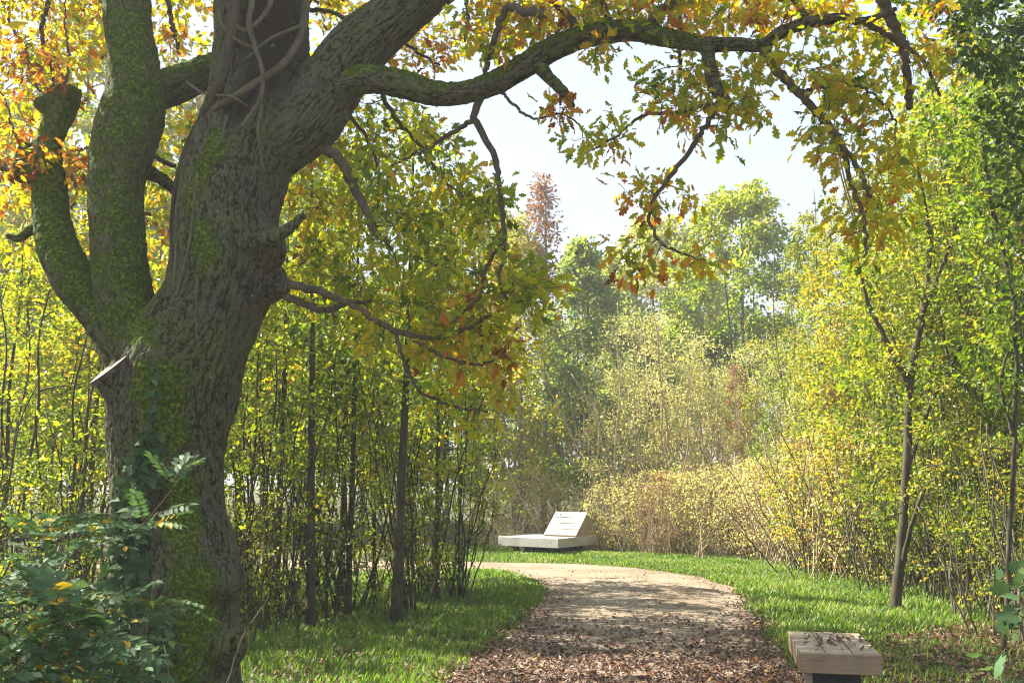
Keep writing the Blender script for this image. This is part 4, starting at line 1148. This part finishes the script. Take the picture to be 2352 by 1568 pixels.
def locust_bush(label, base, blobs, rng, lsz=.05, L=.22):
    O = np.array([base[0], base[1], 0.0])
    root = thing('locust_bush', label, 'bush', tuple(O), 0, 'locust bushes in the left foreground')
    g = Geo(); out = []
    tg = []
    for (x, y, rx, ry, y0, y1, n) in blobs:
        for k in range(n):
            a = rng.random() * 6.283; q = math.sqrt(rng.random())
            tg.append(at(x + rx * q * math.cos(a), y + ry * q * math.sin(a), y0 + (y1 - y0) * rng.random()) - O)
    tg = np.array(tg)
    sp, sr = [], []
    for k in range(6):
        p, r = stem_line(rng.uniform(.8, 1.35), .009, .002, (rng.normal(0, .35), rng.normal(0, .25)), .06, rng)
        p[:, :2] += rng.normal(0, .10, 2)
        g.tubes(p[None], r[None], 6); sp.append(p[3:]); sr.append(r[3:])
    P, Rr = grow(np.concatenate(sp), np.concatenate(sr), tg, .4, .08, .06, rng, .8)
    g.tubes(P, Rr, 5)
    for p in P:
        for k in range(2):
            a = rng.random() * 6.283
            tw = nrm(p[-1] - p[0])
            pinnate(p[-1 - k], np.array([math.cos(a), math.sin(a), .25]) + tw * .8, L * rng.uniform(.75, 1.2), int(rng.integers(6, 9)), rng, .42, out, g, lsz)
    link('stems', g.mesh('locust_stems'), M_STEM, root)
    pos = np.array([o[0] for o in out]); dd = np.array([o[1] for o in out]); nn = np.array([o[2] for o in out])
    link('foliage', leaf_mesh('locust_leaves', [leaves_geo(LEAFLET, pos, dd, nn, np.array([o[3] for o in out]), np.clip(np.array([o[4] for o in out]), 0, 1))]), M_LOCUST, root)
rl = np.random.default_rng(77)
locust_bush('bushy blue green locust shrub with paired leaflets, filling the lower left corner', (-1.55, 3.9), [(100, 1450, 140, 80, 3.5, 4.6, 40), (220, 1470, 80, 80, 3.5, 4.4, 20), (70, 1560, 140, 50, 3.4, 4.2, 30), (230, 1570, 70, 40, 3.5, 4.2, 14), (30, 1360, 60, 35, 3.7, 4.6, 10)], rl)
locust_bush('taller locust sprig with yellowing leaflets, crossing the trunk of the oak', (-1.65, 4.8), [(170, 1230, 80, 25, 4.1, 4.9, 9), (300, 1205, 40, 14, 4.1, 4.6, 5), (100, 1290, 60, 30, 4.1, 4.8, 6), (420, 1095, 25, 12, 4.5, 4.8, 2), (350, 1390, 25, 15, 4.0, 4.3, 3)], rl)
hand_tree('maple_sprig', 'small shrub with lobed leaves at the lower right edge', (1.95, 4.2),
 [[(2440, 2300, 8, 4.2), (2400, 1700, 7, 4.2), (2370, 1500, 5, 4.2), (2340, 1350, 3, 4.2)], [(2400, 1700, 5, 4.2), (2340, 1600, 3, 4.1), (2290, 1560, 2, 4.1)]],
 [(2345, 1330, 30, 50, 4.0, 4.4, 5), (2340, 1440, 35, 50, 4.0, 4.4, 4), (2320, 1555, 40, 30, 3.9, 4.3, 5)], 4, .08, PALM, (M_STEM, M_LOCUST), .5, ('stem', 'foliage'))

# ------------------------------------------------------------------ timber seats
def placeM(ox, oy, rz):
    c, s = math.cos(rz), math.sin(rz)
    return ox, oy, rz
# near seat: block of timbers on a dark foot
fl_ = at(1842, 1486, 6.83); fr_ = at(2017, 1485, 6.83)
seat = thing('timber_bench', 'low square timber seat strewn with leaves at the right of the path', 'bench', (float((fl_[0] + fr_[0]) / 2), 6.83, 0), R(-11))
Wd, Dp, top, th = .52, .98, .455, .13
nb = 3
bw = (Wd - 2 * .006) / 3
for k in range(3):
    for (y0, y1) in ((.034, .50), (.506, Dp - .0)):
        g = Geo()
        x0 = -Wd / 2 + k * (bw + .006)
        dz = RNG.uniform(-.002, .002)
        g.box((x0, y0, top - .045), (x0 + bw, y1, top + dz), bev=.004)
        link('top_board', g.mesh('top_board', smooth=False), M_TIMBER, seat)
g = Geo(); g.box((-Wd / 2 - .002, 0, top - th), (Wd / 2 + .002, .030, top + .001), bev=.004); link('front_fascia', g.mesh('front_fascia', smooth=False), M_TIMBER_X, seat)
for sx in (-1, 1):
    for k in range(4):
        g = Geo()
        y0 = .034 + k * .238
        xa = sx * Wd / 2
        g.box((min(xa - sx * .028, xa), y0, top - th), (max(xa - sx * .028, xa), y0 + .230, top - .049), bev=.003)
        link('side_board', g.mesh('side_board', smooth=False), M_TIMBER_X, seat)
g = Geo(); g.box((-.16, .12, -.03), (.14, .86, top - .05), bev=.006); link('foot', g.mesh('foot', smooth=False), M_DARKMETAL, seat)
g = Geo(); g.box((-.215, .10, -.03), (-.175, .16, top - .05), bev=.004); link('post', g.mesh('post', smooth=False), M_TIMBER, seat)

# far lounger: wide plank deck with half-width sloping backrest
c0 = ground(1282, 1276)
Yl = float(c0[1])
A = at(1282, 1237, Yl)
lz = float(A[2])
ang = R(-35)
lounger = thing('timber_lounger', 'pale double lounger with sloping slatted backrest on the far side of the path bend', 'bench', (float(A[0]), Yl, 0), ang)
LW, LL, lt = 1.58, 1.65, .195
for k in range(7):
    g = Geo(); x0 = -LW + k * (LW / 7) + .003
    g.box((x0, .036, lz - .04), (x0 + LW / 7 - .006, LL - .036, lz), bev=.004)
    link('deck_board', g.mesh('deck_board', smooth=False), M_PALE, lounger)
for nm, lo, hi in (('front_fascia', (-LW, 0, lz - lt), (0, .033, lz + .002)), ('side_fascia', (-.033, .036, lz - lt), (0, LL, lz + .002)), ('side_fascia', (-LW, .036, lz - lt), (-LW + .033, LL, lz + .002))):
    g = Geo(); g.box(lo, hi, bev=.005); link(nm, g.mesh(nm, smooth=False), M_PALE, lounger)
bh, run, by0 = .50, .52, .78
bx0, bx1 = -.86, -.02
sl = math.hypot(bh, run)
for k in range(4):
    t0, t1 = k / 4 + .016, (k + 1) / 4 - .016
    g = Geo()
    def MM(v, t0=t0, t1=t1):
        v = v.copy(); tt, nz = v[:, 1].copy(), v[:, 2].copy()
        v[:, 1] = by0 + run * tt - nz * bh / sl
        v[:, 2] = lz + .006 + bh * tt + nz * run / sl
        return v
    vs0 = (bx0, t0, .018); vs1 = (bx1, t1, .040)
    g.box(vs0, vs1, M=MM)
    link('back_slat', g.mesh('back_slat', smooth=False), M_PALE, lounger)
g = Geo()
def MP(v):
    v = v.copy(); tt, nz = v[:, 1].copy(), v[:, 2].copy()
    v[:, 1] = by0 + run * tt - nz * bh / sl
    v[:, 2] = lz + .006 + bh * tt + nz * run / sl
    return v
g.box((bx0 + .002, .004, -.012), (bx1 - .002, .996, .0175), M=MP)
link('back_panel', g.mesh('back_panel', smooth=False), M_TIMBER, lounger)
for xa in (bx0 + .01, bx1 - .04):
    g = Geo()
    prof = [(by0 + .06, lz + .004), (by0 + run + .02, lz + .004 + bh - .04), (by0 + run + .06, lz + .004 + bh - .04), (by0 + run + .10, lz + .004)]
    vs = [(xa, y, z) for y, z in prof] + [(xa + .03, y, z) for y, z in prof]
    me = mesh_np('back_bracket', vs, faces=[[0, 1, 2, 3], [7, 6, 5, 4], [0, 4, 5, 1], [1, 5, 6, 2], [2, 6, 7, 3], [3, 7, 4, 0]], smooth=False)
    link('back_bracket', me, M_TIMBER, lounger)
for (x, y, s) in ((-LW + .25, .30, 1), (-.30, .30, 1), (-LW + .25, 1.4, -1), (-.30, 1.4, -1)):
    g = Geo()
    def ML_(v, s=s):
        v = v.copy(); v[:, 0] += s * (lz - lt - v[:, 2]) * .55
        return v
    g.box((x - .05, y - .05, -.03), (x + .05, y + .05, lz - lt + .002), M=ML_)
    link('leg', g.mesh('leg', smooth=False), M_DARKMETAL, lounger)
g = Geo(); g.box((-LW + .1, .9, .0), (-.1, 1.05, lz - lt)); link('underframe', g.mesh('underframe', smooth=False), M_DARKMETAL, lounger)

# ------------------------------------------------------------------ grass
def grass_pts(n, xlo, xhi, ylo, yhi, rng):
    P = np.c_[rng.uniform(xlo, xhi, n), rng.uniform(ylo, yhi, n)]
    return P[~inside(PATH_POLY, P)]
rg = np.random.default_rng(21)
P = np.concatenate([grass_pts(150000, -4.2, 2.0, 5.5, 18.0, rg), grass_pts(190000, 1.6, 7.2, 6.0, 22.0, rg), grass_pts(60000, -2.5, 5.0, 17.5, 24.5, rg)])
# verge line of the left thicket and of the right thicket
VL = np.array([ground(*p) for p in [(500, 1700), (560, 1560), (640, 1490), (800, 1440), (940, 1410), (1090, 1375), (1110, 1340), (1105, 1310)]])
VR = np.array([ground(*p) for p in [(2500, 1640), (2352, 1560), (2200, 1460), (2060, 1405), (1990, 1350), (1880, 1312), (1650, 1283), (1400, 1275), (1110, 1268)]])
dl = edge_dist(P, EDGE_L); dr = edge_dist(P, EDGE_R)
xv = np.interp(P[:, 1], VL[:, 1], VL[:, 0])
left_side = (P[:, 0] < np.interp(P[:, 1], EDGE_L[:110, 1], EDGE_L[:110, 0])) & (P[:, 1] < 17.8)
xr = np.interp(P[:, 1], np.sort(VR[:, 1]), VR[np.argsort(VR[:, 1]), 0])
deep = np.where(left_side, np.clip((xv - P[:, 0]) / 1.6, 0, 1), np.clip((P[:, 0] - xr) / 1.0, 0, 1))
deep = np.where(left_side, deep * .7, deep)
patch = np.array([mnoise.noise((a * .9, b_ * .9, 0)) + .6 * mnoise.noise((a * 3.1, b_ * 3.1, 4)) for a, b_ in P])
keep = rg.random(len(P)) < (1 - .85 * deep) * np.clip(.68 + .8 * patch, .08, 1)
de = np.minimum(dl, dr)
nearleaf = np.clip((10.5 - P[:, 1]) / 4, 0, 1)
keep &= rg.random(len(P)) < np.clip(.25 + de / .25, 0, 1)
keep &= ~((P[:, 0] > 1.9) & (P[:, 1] < 8.6 + .9 * (P[:, 0] - 1.9)) & (rg.random(len(P)) < .72))
P = P + rg.normal(0, .045, P.shape)
P = P[keep]; patch = patch[keep]; left_side = left_side[keep]; de = de[keep]
n = len(P)
h = np.where(left_side, .058, np.where(P[:, 1] > 17, .05, .075)) * rg.uniform(.5, 1.5, n) * (1 + .55 * patch) * np.clip(.45 + de / .5, .45, 1)
h = np.maximum(h, .03)
ang_ = rg.random(n) * 6.283
bend = rg.uniform(.2, .9, n) * h
w = rg.uniform(.003, .0055, n) * (1 + P[:, 1] / 16)
dx, dy = np.cos(ang_), np.sin(ang_)
sx_, sy_ = -dy * w, dx * w
z0 = np.zeros(n)
V = np.stack([np.c_[P[:, 0] - sx_, P[:, 1] - sy_, z0], np.c_[P[:, 0] + sx_, P[:, 1] + sy_, z0],
              np.c_[P[:, 0] + dx * bend * .35 + sx_ * .8, P[:, 1] + dy * bend * .35 + sy_ * .8, h * .6], np.c_[P[:, 0] + dx * bend * .35 - sx_ * .8, P[:, 1] + dy * bend * .35 - sy_ * .8, h * .6],
              np.c_[P[:, 0] + dx * bend, P[:, 1] + dy * bend, h]], 1)
base = (np.arange(n) * 5)[:, None]
loops = (base + np.array([[0, 1, 2, 3, 3, 2, 4]])).ravel()
tot = np.tile([4, 3], n)
tint = np.clip(rg.normal(.50, .20, n) + .28 * patch + np.where(rg.random(n) < .04, .5, 0), 0, 1)
o = link('grass', mesh_np('grass', V.reshape(-1, 3), loops=loops, totals=tot, attrs={'tint': np.repeat(tint, 5)}), M_GRASS)
tag(o, 'green grass verges on both sides of the gravel path', 'grass', kind='stuff')

# ------------------------------------------------------------------ fallen leaves
def litter(P, z, size, tint, rng, tilt=.35):
    n = len(P)
    a = rng.random(n) * 6.283
    d = np.c_[np.cos(a), np.sin(a), rng.normal(0, tilt * .5, n)]
    nn = np.c_[rng.normal(0, tilt, n), rng.normal(0, tilt, n), np.where(rng.random(n) < .5, 1, -1)]
    return leaves_geo(OAK_CURL, np.c_[P, z], d, nn, size, tint)
ov, of = OAK
OAK_CURL = (np.c_[ov[:, 0] * 1.15, ov[:, 1] - .5, ov[:, 2] * 1.2 + .06], of)
rf = np.random.default_rng(31)
C = np.c_[rf.uniform(-2.2, 5.2, 95000), 5.5 + 13 * rf.random(95000) ** 1.5]
ins = inside(PATH_POLY, C)
ed = np.minimum(edge_dist(C, EDGE_L), edge_dist(C, EDGE_R))
dens = np.clip((12.8 - C[:, 1]) / 5.0, .03, 1) ** 1.3
cl = np.array([mnoise.noise((a * 1.6, b_ * 1.6, 7)) for a, b_ in C])
pk = np.where(ins, dens * np.clip(.8 + .7 * cl, .2, 1) + .5 * np.clip((9.8 - C[:, 1]) / 1.5, 0, 1) + np.clip((.35 - ed) / .35, 0, 1) * np.clip((15 - C[:, 1]) / 5, .05, .5), .26 * np.clip((15 - C[:, 1]) / 6, .08, 1) * np.clip(.5 + 1.2 * cl, .1, 1) + .5 * np.clip((.25 - ed) / .25, 0, 1) * np.clip((15 - C[:, 1]) / 5, .05, 1))
pk = np.where((C[:, 0] > 1.9) & (C[:, 1] < 8.7 + .9 * (C[:, 0] - 1.9)) & ~ins, .6, pk)
C = C[rf.random(len(C)) < pk]
n = len(C)
zz = .018 + rf.random(n) * .025 + np.where(inside(PATH_POLY, C), .015, .01)
lf = litter(C, zz, rf.uniform(.022, .062, n), np.clip(rf.normal(.42, .22, n), 0, 1), rf)
o = link('leaf_litter', leaf_mesh('leaf_litter', [lf]), M_LITTER)
tag(o, 'brown fallen oak leaves scattered over the near end of the path', 'fallen leaves', kind='stuff')
# leaves lying on the near seat
n = 64
lx = rf.normal(.03, .11, n).clip(-.24, .24); ly = rf.normal(.52, .20, n).clip(.05, .93)
c_, s_ = math.cos(R(-11)), math.sin(R(-11))
sx0, sy0 = seat.location[0], seat.location[1]
C = np.c_[sx0 + lx * c_ - ly * s_, sy0 + lx * s_ + ly * c_]
lf = litter(C, np.full(n, top + .012) + rf.random(n) * .008, rf.uniform(.03, .055, n), np.clip(rf.normal(.40, .2, n), 0, 1), rf, .22)
o = link('fallen_leaves', leaf_mesh('seat_leaves', [lf]), M_LITTER)
tag(o, 'curled brown leaves lying on top of the near timber seat', 'fallen leaves', kind='stuff')

# ------------------------------------------------------------------ haze of the sunlit autumn air
m, t, o_ = new_mat('autumn haze')
v = N(t, 'VolumePrincipled', Density=0.0017, Anisotropy=0.25)
v.inputs['Color'].default_value = (0.97, 0.98, 1.0, 1)
t.links.new(v.outputs[0], o_.inputs['Volume'])
g = Geo(); g.box((-305, -105, -1.0), (305, 405, 15.0))
o = link('haze', g.mesh('haze', smooth=False), m)
tag(o, 'thin pale haze in the sunlit air of the clearing', 'haze', kind='stuff')

# ------------------------------------------------------------------ loose stones on the path
rp_ = np.random.default_rng(55)
C = np.c_[rp_.uniform(-2.2, 4.0, 16000), rp_.uniform(6.5, 19.5, 16000)]
C = C[inside(PATH_POLY, C)]
n = len(C)
oct_ = np.array([(1, 0, 0), (-1, 0, 0), (0, 1, 0), (0, -1, 0), (0, 0, .7), (0, 0, -.7)], float)
ofc = np.array([(0, 2, 4), (2, 1, 4), (1, 3, 4), (3, 0, 4), (2, 0, 5), (1, 2, 5), (3, 1, 5), (0, 3, 5)])
sz = rp_.uniform(.004, .012, n) * (1 + 1.2 * (rp_.random(n) < .06))
V = oct_[None] * sz[:, None, None] * rp_.uniform(.6, 1.3, (n, 6, 1))
sdist = np.minimum(edge_dist(C, EDGE_L), edge_dist(C, EDGE_R))
V = V + np.c_[C, .012 + .024 * np.clip(sdist / 1.2, 0, 1)][:, None]
fq = (np.arange(n) * 6)[:, None, None] + ofc[None]
o = link('path_gravel', mesh_np('path_gravel', V.reshape(-1, 3), quads=fq.reshape(-1, 3), smooth=False), M_PATH)
tag(o, 'loose small stones lying on the sandy path', 'gravel', kind='stuff')
